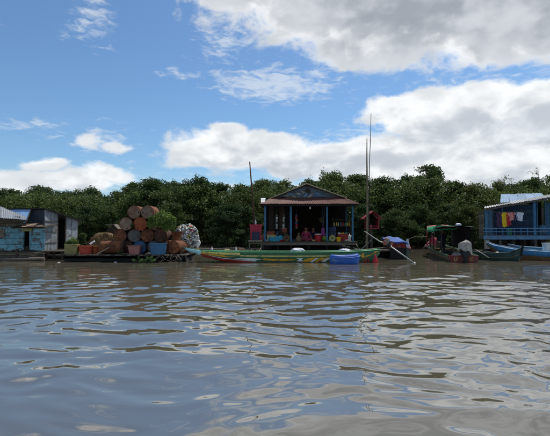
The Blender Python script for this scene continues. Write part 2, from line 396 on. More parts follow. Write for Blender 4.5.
mat('letter_ochre', lin('b5a365'), lin('9a8a52'), 9, rough=0.7, bump=0.1, vary=0.05)
mat('rope', lin('8f8a7c'), lin('716d61'), 20, rough=0.9, bump=0.1, vary=0.1)
mat('mud', lin('5a4c38'), lin('3f3527'), 0.6, rough=0.95, bump=0.5, vary=0.0)
mat('soil', lin('3a2f25'), lin('241d17'), 6, rough=0.95, bump=0.5)
mat('terracotta', lin('a4563d'), lin('8b4733'), 6, rough=0.8, bump=0.2)
mat('melon', lin('7f9a3a'), lin('5b7a2a'), 6, rough=0.5, bump=0.1)
mat('bulb', lin('dcdcd6'), lin('cfcfc8'), 6, rough=0.3, bump=0.0)
leaf_mat('leaf_dark', (0.018, 0.038, 0.010), (0.036, 0.070, 0.018), (0.080, 0.130, 0.032))
leaf_mat('leaf_mid', (0.024, 0.048, 0.012), (0.048, 0.086, 0.021), (0.110, 0.158, 0.042))
leaf_mat('leaf_yellow', (0.042, 0.062, 0.014), (0.085, 0.112, 0.023), (0.170, 0.190, 0.043))
leaf_mat('leaf_fresh', (0.06, 0.12, 0.025), (0.11, 0.19, 0.04), (0.19, 0.27, 0.07))
leaf_mat('leaf_far', (0.034, 0.060, 0.020), (0.058, 0.092, 0.030), (0.105, 0.145, 0.050))

# ---------------------------------------------------------------- setting: water and banks
def waves(x, y):
    rw = np.random.RandomState(11)
    dist = np.sqrt(x * x + y * y)
    wx = x + 0.28 * np.sin(1.2 * y + 0.5 * x) + 0.13 * np.sin(2.7 * x - 1.7 * y)
    wy = y + 0.24 * np.sin(0.9 * x + 1.0) + 0.12 * np.sin(2.2 * x + 1.1 * y)
    z = np.zeros_like(x)
    n = 64
    for i in range(n):
        lam = 0.14 * (1.5 / 0.14) ** (i / (n - 1))
        th = math.pi / 2 + (rw.normal(0, 0.7) if rw.rand() < 0.6 else rw.uniform(-1.57, 1.57))
        k = 2 * math.pi / lam
        sl = 0.0190 * (1.0 if lam > 0.35 else 0.45 + 0.55 * (lam / 0.35)) * (1.0 if lam < 0.8 else (0.8 / lam) ** 0.6)
        fade = 1.0 / (1 + (dist / (42 * lam)) ** 4)
        z += sl / k * np.sin(k * (wx * math.cos(th) + wy * math.sin(th)) + rw.uniform(0, 6.283)) * fade
    calm = 0.80 + 0.35 * np.sin(0.23 * x + 0.31 * y + 1.0) * np.sin(0.17 * x - 0.21 * y)
    near = np.clip((y - 2.0) / 2.5, 0.9, 1)
    shore = np.clip((y - 8.0) / 9.0, 0, 1); shore = 1 - 0.50 * shore * shore * (3 - 2 * shore)      # calmer in the lee of the boats
    return z * calm * near * shore
ys = np.concatenate([np.array([-120, -60, -25, -10, -4, -1.0]), np.geomspace(1.6, 46, 580), np.array([60, 90, 150, 300])])
sx = np.concatenate([np.array([-60, -25, -10, -5, -3, -2.0, -1.6]), np.linspace(-1.3, 1.3, 520), np.array([1.6, 2.0, 3, 5, 10, 25, 60])])
wid = 0.75 * (np.clip(np.abs(ys), 2, 60)) * 0.85 + 1.0
XX = sx[None, :] * wid[:, None]; YY = np.repeat(ys[:, None], len(sx), 1)
ZZ = waves(XX, YY)
ZZ *= np.clip((1.45 - np.abs(sx))[None, :] / 0.15, 0, 1) * np.clip((46 - YY) / 8, 0, 1) * np.clip((YY + 1) / 2.6, 0, 1)
nr, nc = XX.shape
verts = np.stack([XX, YY, ZZ], -1).reshape(-1, 3)
ii = (np.arange(nr - 1)[:, None] * nc + np.arange(nc - 1)[None, :]).ravel()
faces = np.stack([ii, ii + 1, ii + nc + 1, ii + nc], -1)
def np_mesh(name, v, f, m, smooth=True):
    me = bpy.data.meshes.new(name); k = f.shape[1]
    me.vertices.add(len(v)); me.vertices.foreach_set('co', v.astype(np.float32).ravel())
    me.loops.add(f.size); me.loops.foreach_set('vertex_index', f.astype(np.int32).ravel())
    me.polygons.add(len(f)); me.polygons.foreach_set('loop_start', np.arange(0, f.size, k, dtype=np.int32))
    me.polygons.foreach_set('use_smooth', np.full(len(f), smooth))
    me.materials.append(m); me.update(calc_edges=True)
    return me
wm = bpy.data.materials.new('river_water'); wm.use_nodes = True
t = wm.node_tree; b = t.nodes['Principled BSDF']
b.inputs['Roughness'].default_value = 0.012; b.inputs['IOR'].default_value = 3.2; b.inputs['Specular IOR Level'].default_value = 0.5
tcw = t.nodes.new('ShaderNodeTexCoord')
nz = t.nodes.new('ShaderNodeTexNoise'); nz.inputs['Scale'].default_value = 0.35; nz.inputs['Detail'].default_value = 3; t.links.new(tcw.outputs['Object'], nz.inputs['Vector'])
mxw = t.nodes.new('ShaderNodeMix'); mxw.data_type = 'RGBA'; t.links.new(nz.outputs[0], mxw.inputs[0])
mxw.inputs[6].default_value = (0.066, 0.060, 0.042, 1); mxw.inputs[7].default_value = (0.092, 0.084, 0.061, 1)
t.links.new(mxw.outputs[2], b.inputs['Base Color'])
mpw = t.nodes.new('ShaderNodeMapping'); mpw.inputs['Scale'].default_value = (0.55, 1, 1); t.links.new(tcw.outputs['Object'], mpw.inputs['Vector'])
nb = t.nodes.new('ShaderNodeTexNoise'); nb.inputs['Scale'].default_value = 3.2; nb.inputs['Detail'].default_value = 2; nb.inputs['Roughness'].default_value = 0.4; nb.inputs['Distortion'].default_value = 0.4
t.links.new(mpw.outputs[0], nb.inputs['Vector'])
bpw = t.nodes.new('ShaderNodeBump'); bpw.inputs['Strength'].default_value = 0.5; bpw.inputs['Distance'].default_value = 0.014
t.links.new(nb.outputs[0], bpw.inputs['Height']); t.links.new(bpw.outputs[0], b.inputs['Normal'])
water = bpy.data.objects.new('water', np_mesh('water', verts, faces, wm)); col.objects.link(water); tag(water, kind='structure')

# bank behind the houses: low, uneven, going on to the horizon
rows = []
for y in (31.5, 33, 35, 38, 45, 60, 100, 250, 1500):
    row = []
    for x in list(range(-1500, -80, 200)) + list(range(-80, 81, 4)) + list(range(100, 1600, 200)):
        h = -0.25 if y < 32 else (0.02 if y < 34 else (0.22 if y < 36 else 0.4))
        row.append((x, y + 0.9 * math.sin(x * 0.31) + 0.6 * math.sin(x * 0.77 + 1), h + 0.06 * math.sin(x * 0.9 + y)))
    rows.append(row)
MB().grid(rows).build('river_bank', 'mud', kind='structure')
# ---------------------------------------------------------------- trees
def leaf_quads(centers, size, rs, up=0.35):
    n = len(centers)
    d = rs.normal(size=(n, 3)); d[:, 2] -= up; d /= np.linalg.norm(d, axis=1)[:, None]
    a = rs.normal(size=(n, 3)); s = np.cross(d, a); s /= np.linalg.norm(s, axis=1)[:, None]
    nn = np.cross(d, s)
    ln = size * rs.uniform(0.7, 1.3, (n, 1)); wd = ln * rs.uniform(0.38, 0.55, (n, 1)) * 0.5 * 1.3
    base = centers - d * ln * 0.5; tip = centers + d * ln * 0.5
    m = centers + nn * ln * 0.08
    v = np.stack([base, m + s * wd, tip, m - s * wd], 1).reshape(-1, 3)
    f = np.arange(n * 4).reshape(-1, 4)
    return v, f
def crown_points(rs, hw, z0, z1, nclump, per, crad, top_bias=0.55, hole=0.0, lean=0.0):
    """clumps of leaves spread through the crown, with gaps between them"""
    pts = []; clumps = []
    h = z1 - z0
    lob = rs.uniform(0, 6.28, 6); la = rs.uniform(0.08, 0.24, 6)
    for i in range(nclump):
        while True:
            a = rs.uniform(0, 2 * math.pi); t = rs.rand() ** 0.8
            prof = (math.sin(math.pi * min(1, 0.10 + 0.90 * (1 - abs(2 * t - 0.85) / 1.15 if t > 0.425 else 0.55 + t)) / 2)) if True else 1
            r_ = hw * (0.45 + 0.55 * prof) * (1 if t < 0.6 else math.sqrt(max(0.02, 1 - ((t - 0.6) / 0.42) ** 2)))
            r_ *= 1 + sum(la[k] * math.sin((k + 2) * a + lob[k] + 4 * t) for k in range(6)) * 0.8
            q = rs.rand() ** top_bias
            x, y, z = r_ * q * math.cos(a) + lean * t, r_ * q * math.sin(a), z0 + h * t
            break
        cr = crad * rs.uniform(0.6, 1.35)
        k = int(per * (cr / crad) ** 2)
        g = rs.normal(size=(k, 3)); g /= np.linalg.norm(g, axis=1)[:, None]
        g *= (rs.rand(k, 1) ** 0.45) * cr; g[:, 2] *= 0.62
        pts.append(g + np.array([x, y, z])); clumps.append((x, y, z))
    for i in range(26):
        c = clumps[rs.randint(len(clumps))]
        if c[2] < z0 + 0.45 * h: continue
        a = rs.uniform(0, 6.28); d = np.array([math.cos(a) * 0.5, math.sin(a) * 0.5, rs.uniform(0.4, 0.9)]); ln = rs.uniform(0.35, 0.6)
        u = rs.rand(34, 1); pts.append(np.array(c) + d * ln * u + rs.normal(size=(34, 3)) * 0.10)
    return np.concatenate(pts), clumps
def limb_mesh(rs, h, clumps, r0, lean=0.0, stems=1):
    mb = MB()
    for s_ in range(stems):
        bx_, by_ = (rs.uniform(-.5, .5), rs.uniform(-.4, .4)) if stems > 1 else (0, 0)
        path = [Vector((bx_ + lean * t_ * 0.9 + rs.normal() * 0.10 * t_ * h * 0.3, by_ + rs.normal() * 0.08 * t_ * h * 0.3, -0.3 + t_ * (h * 0.86 + 0.3))) for t_ in (0, .15, .3, .5, .7, .88, 1)]
        mb.tube(path, [r0 * (1 - 0.85 * t_) for t_ in (0, .15, .3, .5, .7, .88, 1)], 7)
        for c in clumps[s_::max(1, int(len(clumps) / 16)) * stems]:
            zb = max(0.3, c[2] * rs.uniform(0.45, 0.75)); fr = min(1.0, (zb + 0.3) / (h * 0.86 + 0.3)) * 6
            idx = [0, .15, .3, .5, .7, .88, 1]; t_ = fr / 6
            k = max(i for i in range(6) if idx[i] <= t_ + 1e-6) if t_ < 1 else 5
            p = path[k].lerp(path[k + 1], min(1, (t_ - idx[k]) / (idx[k + 1] - idx[k])))
            e = Vector(c); mid = p.lerp(e, 0.5) + Vector((0, 0, 0.12 * (e - p).length))
            mb.tube([p, mid, e], [r0 * 0.34, r0 * 0.2, r0 * 0.06], 5)
    return mb
variants = []
VAR = [  # half width, crown base, height, clumps, leaves per clump, clump radius, leaf size, stems
    (2.3, 0.4, 5.6, 165, 85, 0.46, 0.135, 1), (2.0, 0.3, 5.4, 150, 80, 0.42, 0.13, 2), (2.6, 0.5, 5.8, 180, 85, 0.48, 0.14, 1),
    (1.7, 0.4, 6.0, 130, 80, 0.42, 0.13, 1), (2.4, 0.2, 5.0, 165, 85, 0.46, 0.135, 3), (2.1, 0.6, 5.9, 85, 95, 0.46, 0.140, 1),
    (1.9, 0.3, 5.2, 100, 100, 0.45, 0.135, 2), (1.6, 1.0, 6.4, 62, 80, 0.42, 0.140, 1)]
for i, (hw, z0, h, nc_, per, cr, ls, st) in enumerate(VAR):
    rs = np.random.RandomState(100 + i)
    pts, cl = crown_points(rs, hw, z0, h - 0.25, nc_, per, cr, lean=rs.uniform(-.4, .4))
    v, f = leaf_quads(pts, ls, rs)
    trunk = limb_mesh(rs, h, cl, 0.13 if st == 1 else 0.09, 0.0, st)
    variants.append((v, f, trunk, h))
crown_mesh = {}
def get_crown(i, m):
    if (i, m) not in crown_mesh: crown_mesh[(i, m)] = np_mesh('crown', variants[i][0], variants[i][1], MATS[m], False)
    return crown_mesh[(i, m)]
trunk_mesh = {}
def plant_tree(px, ytop, Y, var, m, label, sx=1.0, name='tree', cat='tree', group='trees along the flooded bank', z0=0.1):
    h = PZ(ytop, Y) - z0; s = h / variants[var][3]
    t_ = thing(name, (PX(px, Y), Y, z0), label, cat, group)
    t_.rotation_euler = (0, 0, rnd.uniform(0, 6.28)); t_.scale = (s * sx, s * sx, s)
    c = bpy.data.objects.new('crown', get_crown(var, m)); col.objects.link(c); c.parent = t_
    if var not in trunk_mesh:
        o = variants[var][2].build('trunk', 'bark', t_, loc=None, fix=True)
        # mesh was shifted by the first tree's place: shift back to local space
        o.data.transform(Matrix.Translation(root_loc(t_))); trunk_mesh[var] = o.data
    else:
        o = bpy.data.objects.new('trunk', trunk_mesh[var]); col.objects.link(o); o.parent = t_
    return t_
TREES = [  # px, top row, distance, variant, leaves, label, width factor
    (-28, 186, 42, 0, 'leaf_far', 'leafy green tree cut by the left photo edge above the pale tin roof', 1.2),
    (12, 189, 41, 4, 'leaf_far', 'rounded green tree above the pale blue awning panel', 1.15),
    (42, 186, 42, 2, 'leaf_far', 'broad green tree above the black roof of the grey shed', 1.1),
    (68, 190, 40, 1, 'leaf_far', 'low green tree over the sloping end of the black shed roof', 1.1),
    (90, 187, 41, 0, 'leaf_mid', 'green tree rising above the brown straw heap', 1.1),
    (112, 191, 38, 6, 'leaf_mid', 'lower green tree above the small gabled roof on the barge', 1.2),
    (134, 182, 37, 3, 'leaf_dark', 'tall dark tree directly above the top left drum of the stack', 1.1),
    (154, 178, 36, 2, 'leaf_dark', 'broad dark tree above the top right drum of the stack', 1.0),
    (176, 181, 38, 5, 'leaf_mid', 'green tree above the rust coloured box on the barge', 1.1),
    (200, 176, 36, 0, 'leaf_dark', 'tall dark tree above the net bag of bottles', 0.95),
    (222, 183, 37, 4, 'leaf_mid', 'wide green tree above the pale bow of the long boat', 1.1),
    (243, 183, 36, 1, 'leaf_mid', 'green tree just left of the slanting thin pole', 1.1),
    (266, 179, 38, 2, 'leaf_mid', 'green tree just right of the slanting pole, above the red eave end', 1.0),
    (290, 179, 39, 6, 'leaf_mid', 'green tree above the left slope of the gable roof', 1.15),
    (312, 178, 38, 1, 'leaf_mid', 'green tree right behind the peak of the gable roof', 1.1),
    (334, 171, 37, 0, 'leaf_mid', 'tall olive green tree above the right slope of the gable roof', 0.95),
    (356, 174, 37, 4, 'leaf_mid', 'rounded green tree just left of the tall bamboo pole', 1.05),
    (380, 177, 36, 2, 'leaf_dark', 'broad dark tree above the red spirit house', 1.0),
    (402, 174, 37, 6, 'leaf_mid', 'green tree above the blue tarp boat', 1.1),
    (424, 163, 37, 7, 'leaf_dark', 'tallest tree of the bank, open crown above the green canopy', 1.15),
    (436, 170, 38, 5, 'leaf_dark', 'tall open dark tree above the green canopy, right of the tallest one', 1.0),
    (456, 181, 37, 4, 'leaf_dark', 'dark rounded tree above the covered outboard engine', 1.05),
    (474, 182, 36, 1, 'leaf_yellow', 'yellowish green tree just left of the blue stilt house', 1.1),
    (492, 182, 38, 6, 'leaf_yellow', 'yellowish green tree above the left roof end of the blue house', 1.1),
    (512, 183, 40, 0, 'leaf_yellow', 'yellow green tree above the pale blue tin roof', 1.1),
    (533, 178, 41, 2, 'leaf_mid', 'green tree above the clothes line house, near the right edge', 1.05),
    (556, 173, 41, 5, 'leaf_mid', 'thin topped green tree at the right photo edge', 1.1),
    (585, 176, 41, 4, 'leaf_mid', 'green tree beyond the right roof of the blue house', 1.1),
    # a nearer, lower row in front
    (-5, 202, 34, 6, 'leaf_mid', 'lower green tree directly behind the pale tin roof', 1.3),
    (84, 206, 33, 4, 'leaf_dark', 'low dark tree between the grey shed and the straw heap', 1.2),
    (108, 205, 33, 1, 'leaf_dark', 'low dark tree behind the straw heap', 1.2),
    (170, 203, 32.5, 4, 'leaf_dark', 'low dark tree behind the potted plant on the drums', 1.2),
    (230, 203, 32.5, 2, 'leaf_dark', 'low dark tree hanging over the water left of the red tank', 1.2),
    (252, 206, 33, 6, 'leaf_dark', 'low dark tree behind the red tank', 1.15),
    (368, 204, 32.5, 4, 'leaf_dark', 'low dark tree behind the tall bamboo pole', 1.15),
    (396, 208, 32, 1, 'leaf_mid', 'low green tree drooping behind the orange engine', 1.2),
    (418, 203, 33, 0, 'leaf_dark', 'low dark tree left of the green canopy', 1.1),
    (445, 204, 33, 4, 'leaf_dark', 'low dark tree behind the green canopy boat', 1.2),
    (470, 205, 32, 2, 'leaf_yellow', 'low yellowish tree touching the left wall of the blue house', 1.0),
    (495, 201, 33, 6, 'leaf_yellow', 'low yellowish tree behind the hanging laundry roof', 1.1),
]
for px, yt, Y, var, m, lab, sx_ in TREES: plant_tree(px, yt, Y, var, m, lab, sx_)
# scraggly bare-topped saplings that stick out of the canopy
for px, yt, Y, lab in ((539, 170, 40, 'thin sapling with sparse twigs sticking up above the blue house roof'), (505, 178, 40, 'small sparse sapling poking up above the pale blue tin roof')):
    t_ = thing('sapling', (PX(px, Y), Y, 0.2), lab, 'sapling', 'saplings above the canopy')
    rs = np.random.RandomState(px); H = PZ(yt, Y); mb = MB(); tips = []
    top = Vector((PX(px, Y), Y, H)); base = Vector((PX(px, Y) + .2, Y, 0.1))
    mb.tube([base, base.lerp(top, .5) + Vector((.08, 0, 0)), top], [.06, .04, .012], 6)
    for k in range(26):
        q = base.lerp(top, rs.uniform(.72, 1)); e = q + Vector((rs.normal() * .5, rs.normal() * .4, rs.uniform(-.05, .35)))
        mb.tube([q, q.lerp(e, .5) + Vector((0, 0, .06)), e], [.014, .010, .005], 4); tips += [q.lerp(e, u) for u in (.5, .7, .85, 1)]
    mb.build('trunk', 'bark', t_)
    pts = np.array([list(p - Vector(t_.location)) for p in tips for _ in range(4)]); pts += rs.normal(size=pts.shape) * .09
    v, f = leaf_quads(pts, .11, rs)
    c = bpy.data.objects.new('crown', np_mesh('crown', v, f, MATS['leaf_mid'], False)); col.objects.link(c); c.parent = t_
# wood filling the space behind and between the first trees, one mass
rs = np.random.RandomState(5); pts = []
outline = [(-60, 188), (0, 191), (30, 188), (60, 191), (85, 189), (100, 193), (120, 192), (135, 186), (165, 181), (200, 180), (215, 187), (260, 183), (310, 182), (330, 176), (360, 180), (395, 179), (425, 170), (440, 172), (450, 184), (505, 186), (535, 182), (610, 178)]
def top_z(x, y):
    px = CX + x * FPX / y
    return PZ(float(np.interp(px, [o_[0] for o_ in outline], [o_[1] for o_ in outline])), y)
for k in range(3900):
    y = rs.uniform(34.0, 47) if k % 3 else rs.uniform(33.6, 36.5); x = rs.uniform(-0.82, 0.80) * y; hmax = top_z(x, y) - 0.55
    z = 0.3 + (hmax - 0.3) * rs.rand() ** 0.8
    g = rs.normal(size=(46, 3)); g /= np.linalg.norm(g, axis=1)[:, None]; g *= rs.rand(46, 1) ** 0.45 * 0.62; g[:, 2] *= 0.7
    pts.append(g + np.array([x, y, z]))
for k in range(650):
    y = rs.uniform(43, 48); x = rs.uniform(-0.82, 0.80) * y; z = rs.uniform(0.3, 2.4)
    g = rs.normal(size=(46, 3)); g /= np.linalg.norm(g, axis=1)[:, None]; g *= rs.rand(46, 1) ** 0.45 * 0.75; g[:, 2] *= 0.8
    pts.append(g + np.array([x, y, z]))
v, f = leaf_quads(np.concatenate(pts), 0.19, rs)
o = bpy.data.objects.new('woodland', np_mesh('woodland', v, f, MATS['leaf_mid'], False)); col.objects.link(o)
tag(o, 'green wood filling the gaps behind the bank trees', 'woodland', kind='stuff')
# undergrowth hanging at the water's edge
pts = []
for k in range(620):
    x = rs.uniform(-34, 32)
    y = 32.6 + 0.9 * math.sin(x * 0.31) + 0.6 * math.sin(x * 0.77 + 1) + rs.uniform(-0.5, 2.2); z = rs.uniform(0.05, 1.0)
    if -6.4 < x < -4.2 and y < 34: continue          # dark gap in the growth by the net bag
    g = rs.normal(size=(55, 3)); g /= np.linalg.norm(g, axis=1)[:, None]; g *= rs.rand(55, 1) ** 0.45 * 0.45
    q = g + np.array([x, y, z]); q[:, 2] = np.maximum(q[:, 2], 0.05); pts.append(q)
v, f = leaf_quads(np.concatenate(pts), 0.15, rs)
o = bpy.data.objects.new('undergrowth', np_mesh('undergrowth', v, f, MATS['leaf_dark'], False)); col.objects.link(o)
tag(o, 'dark undergrowth hanging low over the water along the bank', 'undergrowth', kind='stuff')

def leaf_ball(name, c, r, n, size, m, parent, seed=1, flat=1.0, up=-0.2):
    rs = np.random.RandomState(seed); g = rs.normal(size=(n, 3)); g /= np.linalg.norm(g, axis=1)[:, None]
    g *= rs.rand(n, 1) ** 0.4 * np.array([r, r * 0.8, r * flat]); lump = 1 + 0.3 * np.sin(g[:, :1] * 9 + seed) * np.sin(g[:, 2:] * 11)
    v, f = leaf_quads(g * lump + np.array(list(Vector(c) - root_loc(parent))), size, rs, up)
    o = bpy.data.objects.new(name, np_mesh(name, v, f, MATS[m], False)); col.objects.link(o); o.parent = parent
    return o
# ---------------------------------------------------------------- left turquoise house
YW = 19.5
h1 = thing('floating_house', (PX(10, YW), YW, 0.0), 'turquoise plank floating house with pale tin roof at left photo edge', 'house')
zt, zb = PZ(227, YW), PZ(250.5, YW)
def plank_x(parent, x0, x1, z0, z1, y, m, name='plank', th=0.03, tilt=0.0):
    j = rnd.uniform(-0.006, 0.006)
    return MB().box(((x0 + x1) / 2, y + j, (z0 + z1) / 2), (abs(x1 - x0), th, abs(z1 - z0) - 0.012), Matrix.Rotation(tilt + rnd.uniform(-.004, .004), 3, 'Y')).build(name, m, parent)
nrow = 4; dzr = (zt - zb) / nrow
ox0, ox1 = PX(24.6, YW), PX(30.2, YW)
for r_ in range(nrow):
    z0, z1 = zb + r_ * dzr, zb + (r_ + 1) * dzr
    joints = [PX(-40, YW), PX(-12 + r_ * 5, YW), PX([8, 13, 6, 11][r_], YW), ox0]
    for a, b_ in zip(joints[:-1], joints[1:]): plank_x(h1, a + .006, b_ - .006, z0, z1, YW, 'turquoise_paint')
    plank_x(h1, ox1, PX(45, YW), z0, z1, YW, 'turquoise_paint')
MB().box(((ox0 + ox1) / 2, YW, PZ(248.3, YW)), (ox1 - ox0 - .01, .03, .2)).build('window_sill', 'wood_dark', h1)
MB().box(((PX(23.2, YW) + PX(33, YW)) / 2, YW - .05, PZ(229.6, YW)), (PX(33, YW) - PX(23.2, YW), .07, .15), Matrix.Rotation(-.05, 3, 'Y')).build('lintel', 'foam_tan', h1)
for xx in (ox0 - .03, ox1 + .03): MB().box((xx, YW - .03, (PZ(231, YW) + PZ(247, YW)) / 2), (.05, .05, .72)).build('window_frame', 'turquoise_paint', h1)
MB().box((PX(.5, YW), YW - .04, PZ(233, YW)), (.42, .03, .42), Matrix.Rotation(.1, 3, 'Y')).build('patch_board', 'wood_grey', h1)
# weathered upper wall and the strip of rusty sheets over the right half
zu = PZ(216.5, YW + .05)
for k in range(3):
    z0 = zt + k * (zu - zt) / 3
    plank_x(h1, PX(-40, YW), PX(5 + 6 * k, YW), z0, z0 + (zu - zt) / 3, YW + .03, 'wood_grey'); plank_x(h1, PX(5.4 + 6 * k, YW), PX(26 - 3 * k, YW), z0, z0 + (zu - zt) / 3, YW + .03, 'wood_grey')
for k in range(5):
    a, b_ = PX(13.5 + 6.4 * k, YW - .25), PX(20.2 + 6.4 * k, YW - .25); zz = PZ(226.6, YW - .25) + rnd.uniform(-.015, .015)
    corrugated((a, YW - .28, zz), (b_, YW - .28, zz), (b_, YW + .9, zz + .16), (a, YW + .9, zz + .16), 4, .012, seed=k).build('lean_to_sheet', 'rust_grey' if k % 2 else 'wood_dark', h1)
MB().beam((PX(13, YW), YW - .1, PZ(227.3, YW)), (PX(45, YW), YW - .1, PZ(227.6, YW)), .06, .08).build('eave_beam', 'wood_dark', h1)
# main roof
A, B = P(-45, 215, 19.0), P(25.2, 219.3, 19.0); C_, D = P(25.6, 216.6, 20.6), P(-45, 189, 22.5)
for k in range(6):
    u0, u1 = k / 6, (k + 1) / 6 + .012
    corrugated(A.lerp(B, u0), A.lerp(B, u1), D.lerp(C_, u1), D.lerp(C_, u0), 6, .014, sag=.01, seed=k).build('roof_sheet', 'tin_grey', h1)
MB().beam(A + Vector((0, .06, -.08)), B + Vector((0, .06, -.08)), .05, .09).build('roof_beam', 'wood_dark', h1)
# dark room behind the wall
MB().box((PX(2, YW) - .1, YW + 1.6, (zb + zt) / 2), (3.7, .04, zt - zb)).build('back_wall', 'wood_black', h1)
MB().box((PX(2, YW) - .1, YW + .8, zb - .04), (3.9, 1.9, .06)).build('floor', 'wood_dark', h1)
# landing stage and float logs
for k in range(3): MB().box((PX(3, 19) - .2, 18.95 + k * .17, zb - .10), (4.2, .15, .05)).build('deck_plank', 'deck_wood', h1)
for xx in (-30, -6, 17.3, 40): MB().beam((PX(xx, 18.9), 18.93, -.15), (PX(xx, 18.9), 18.93, zb + (.1 if xx == 17.3 else -.13)), .09, .09).build('post', 'wood_dark', h1)
for y_, z_, a, b_, rr_ in ((18.75, .06, -50, 45, .10), (18.95, .17, -45, 43, .09), (19.5, .08, -48, 46, .11), (20.2, .08, -48, 46, .11)):
    MB().tube([(PX(a, y_), y_, z_), (PX((a + b_) / 2, y_), y_ + .03, z_ - .02), (PX(b_, y_), y_, z_ + .03)], [rr_, rr_ * .95, rr_ * .8], 9).build('float_log', 'wood_grey', h1)

# ---------------------------------------------------------------- grey shed
h2 = thing('grey_shed', (PX(50, 22.5), 22.5, 0.0), 'grey boarded shed with black sloping roof and dark doorway', 'shed')
Yc, Yr = 19.66, 22.2
def shed_pt(px):      # along the slanted right facade
    u = (px - 45) / (78 - 45); Y = Yc + (Yr - Yc) * u; return Vector((PX(px, Y), Y, 0)), Y, u
def shed_board(p0, p1, y0, y1, m, name='wall_board', z_low=None):
    a, Ya, u0 = shed_pt(p0); b_, Yb, u1 = shed_pt(p1)
    mb = MB(); q = []
    zl = .42 if z_low is None else z_low
    q = [a + Vector((0, 0, zl)), b_ + Vector((0, 0, zl)), b_ + Vector((0, 0, PZ(y1, Yb))), a + Vector((0, 0, PZ(y0, Ya)))]
    nrm = (b_ - a).cross(Vector((0, 0, 1))).normalized()
    mb.prism(q, -nrm * .03); return mb.build(name, m, h2)
shed_board(45, 47.9, 208.6, 209.2, 'grey_board'); shed_board(48.1, 50.9, 209.3, 210.4, 'grey_board')
shed_board(51.3, 54.2, 210.6, 211.4, 'grey_board'); shed_board(54.4, 57.2, 211.5, 212.4, 'grey_board')
shed_board(66.4, 71.4, 215.9, 217.8, 'grey_board'); shed_board(71.8, 77.6, 218.0, 220, 'grey_board')
shed_board(57.2, 58.2, 212.4, 212.8, 'wood_dark', 'door_jamb'); shed_board(65.4, 66.4, 215.4, 215.9, 'wood_dark', 'door_jamb')
# horizontal laths across the pale boards
for zz in (.75, 1.25, 1.75):
    a, Ya, _ = shed_pt(45.2); b_, Yb, _ = shed_pt(57); n_ = Vector((.3, -1, 0)).normalized() * .03
    MB().beam(a + Vector((0, 0, zz)) + n_, b_ + Vector((0, 0, zz)) + n_, .02, .035).build('lath', 'wood_grey', h2)
# left front: slate panels, pale blue sheet
for k in range(4):
    a, b_ = PX(29.5 + 3.9 * k, 21.3), PX(33.3 + 3.9 * k, 21.3)
    MB().box(((a + b_) / 2, 21.33, (.4 + PZ(208.2, 21.3)) / 2), (b_ - a - .006, .03, PZ(208.2, 21.3) - .4)).build('wall_board', 'slate_board', h2)
for k in range(4):
    a, b_ = PX(5 + 6 * k, 21.4), PX(10.9 + 6 * k, 21.4)
    MB().box(((a + b_) / 2, 21.45, (.4 + PZ(208.6, 21.4)) / 2), (b_ - a - .006, .03, PZ(208.6, 21.4) - .4)).build('wall_board', 'slate_board', h2)
MB().prism([P(7.5, 209.3, 21.15), P(30.6, 209.3, 21.15), P(26.2, 222.5, 20.55), P(7.5, 222.5, 20.55)], (0, .02, .01)).build('awning_panel', 'pale_blue_sheet', h2)
MB().beam(P(30.8, 209, 21.12), P(26.4, 222.4, 20.52), .03, .03).build('awning_strut', 'wood_dark', h2)
# roof: one thin black slab, level at the left and dropping to the right
bk = Vector((-1.6, 3.2, -.25))
a, Ya, _ = shed_pt(44.5); b_, Yb, _ = shed_pt(80); a.z = PZ(207.7, Ya); b_.z = PZ(220.3, Yb); a += Vector((.05, -.15, 0)); b_ += Vector((0.1, -.12, 0))
l_ = P(2.5, 208.2, 21.1)
am = P(44.5, 207.8, 21.1)
for q0, q1, n_ in ((l_, am, 4), (a, b_, 4)):
    for k in range(n_):
        s0, s1 = q0.lerp(q1, k / n_), q0.lerp(q1, (k + 1) / n_ + .01)
        corrugated(s0, s1, s1 + bk, s0 + bk, 5, .012, thick=.05, sag=.01, seed=k).build('roof_sheet', 'black_tarp', h2)
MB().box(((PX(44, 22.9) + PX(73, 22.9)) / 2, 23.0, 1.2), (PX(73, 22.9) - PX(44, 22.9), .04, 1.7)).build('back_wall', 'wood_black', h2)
fa, _, _ = shed_pt(45.3); fb, _, _ = shed_pt(77.4)
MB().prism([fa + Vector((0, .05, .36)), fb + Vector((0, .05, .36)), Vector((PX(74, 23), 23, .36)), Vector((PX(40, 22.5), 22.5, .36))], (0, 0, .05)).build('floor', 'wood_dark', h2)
for k in range(2): MB().box((PX(56, 19.4), 19.12 + k * .24, .40), (1.15, .21, .05), Matrix.Rotation(.12, 3, 'Z')).build('deck_plank', 'deck_wood', h2)
for xx in (47, 55, 63): MB().beam((PX(xx, 19.3), 19.25, -.2), (PX(xx, 19.3), 19.25, .37), .08, .08).build('post', 'wood_dark', h2)
for y_ in (19.9, 21.2, 22.6): MB().tube([(PX(46, y_), y_, .1), (PX(72, y_), y_, .1)], .14, 9).build('float_log', 'wood_black', h2)

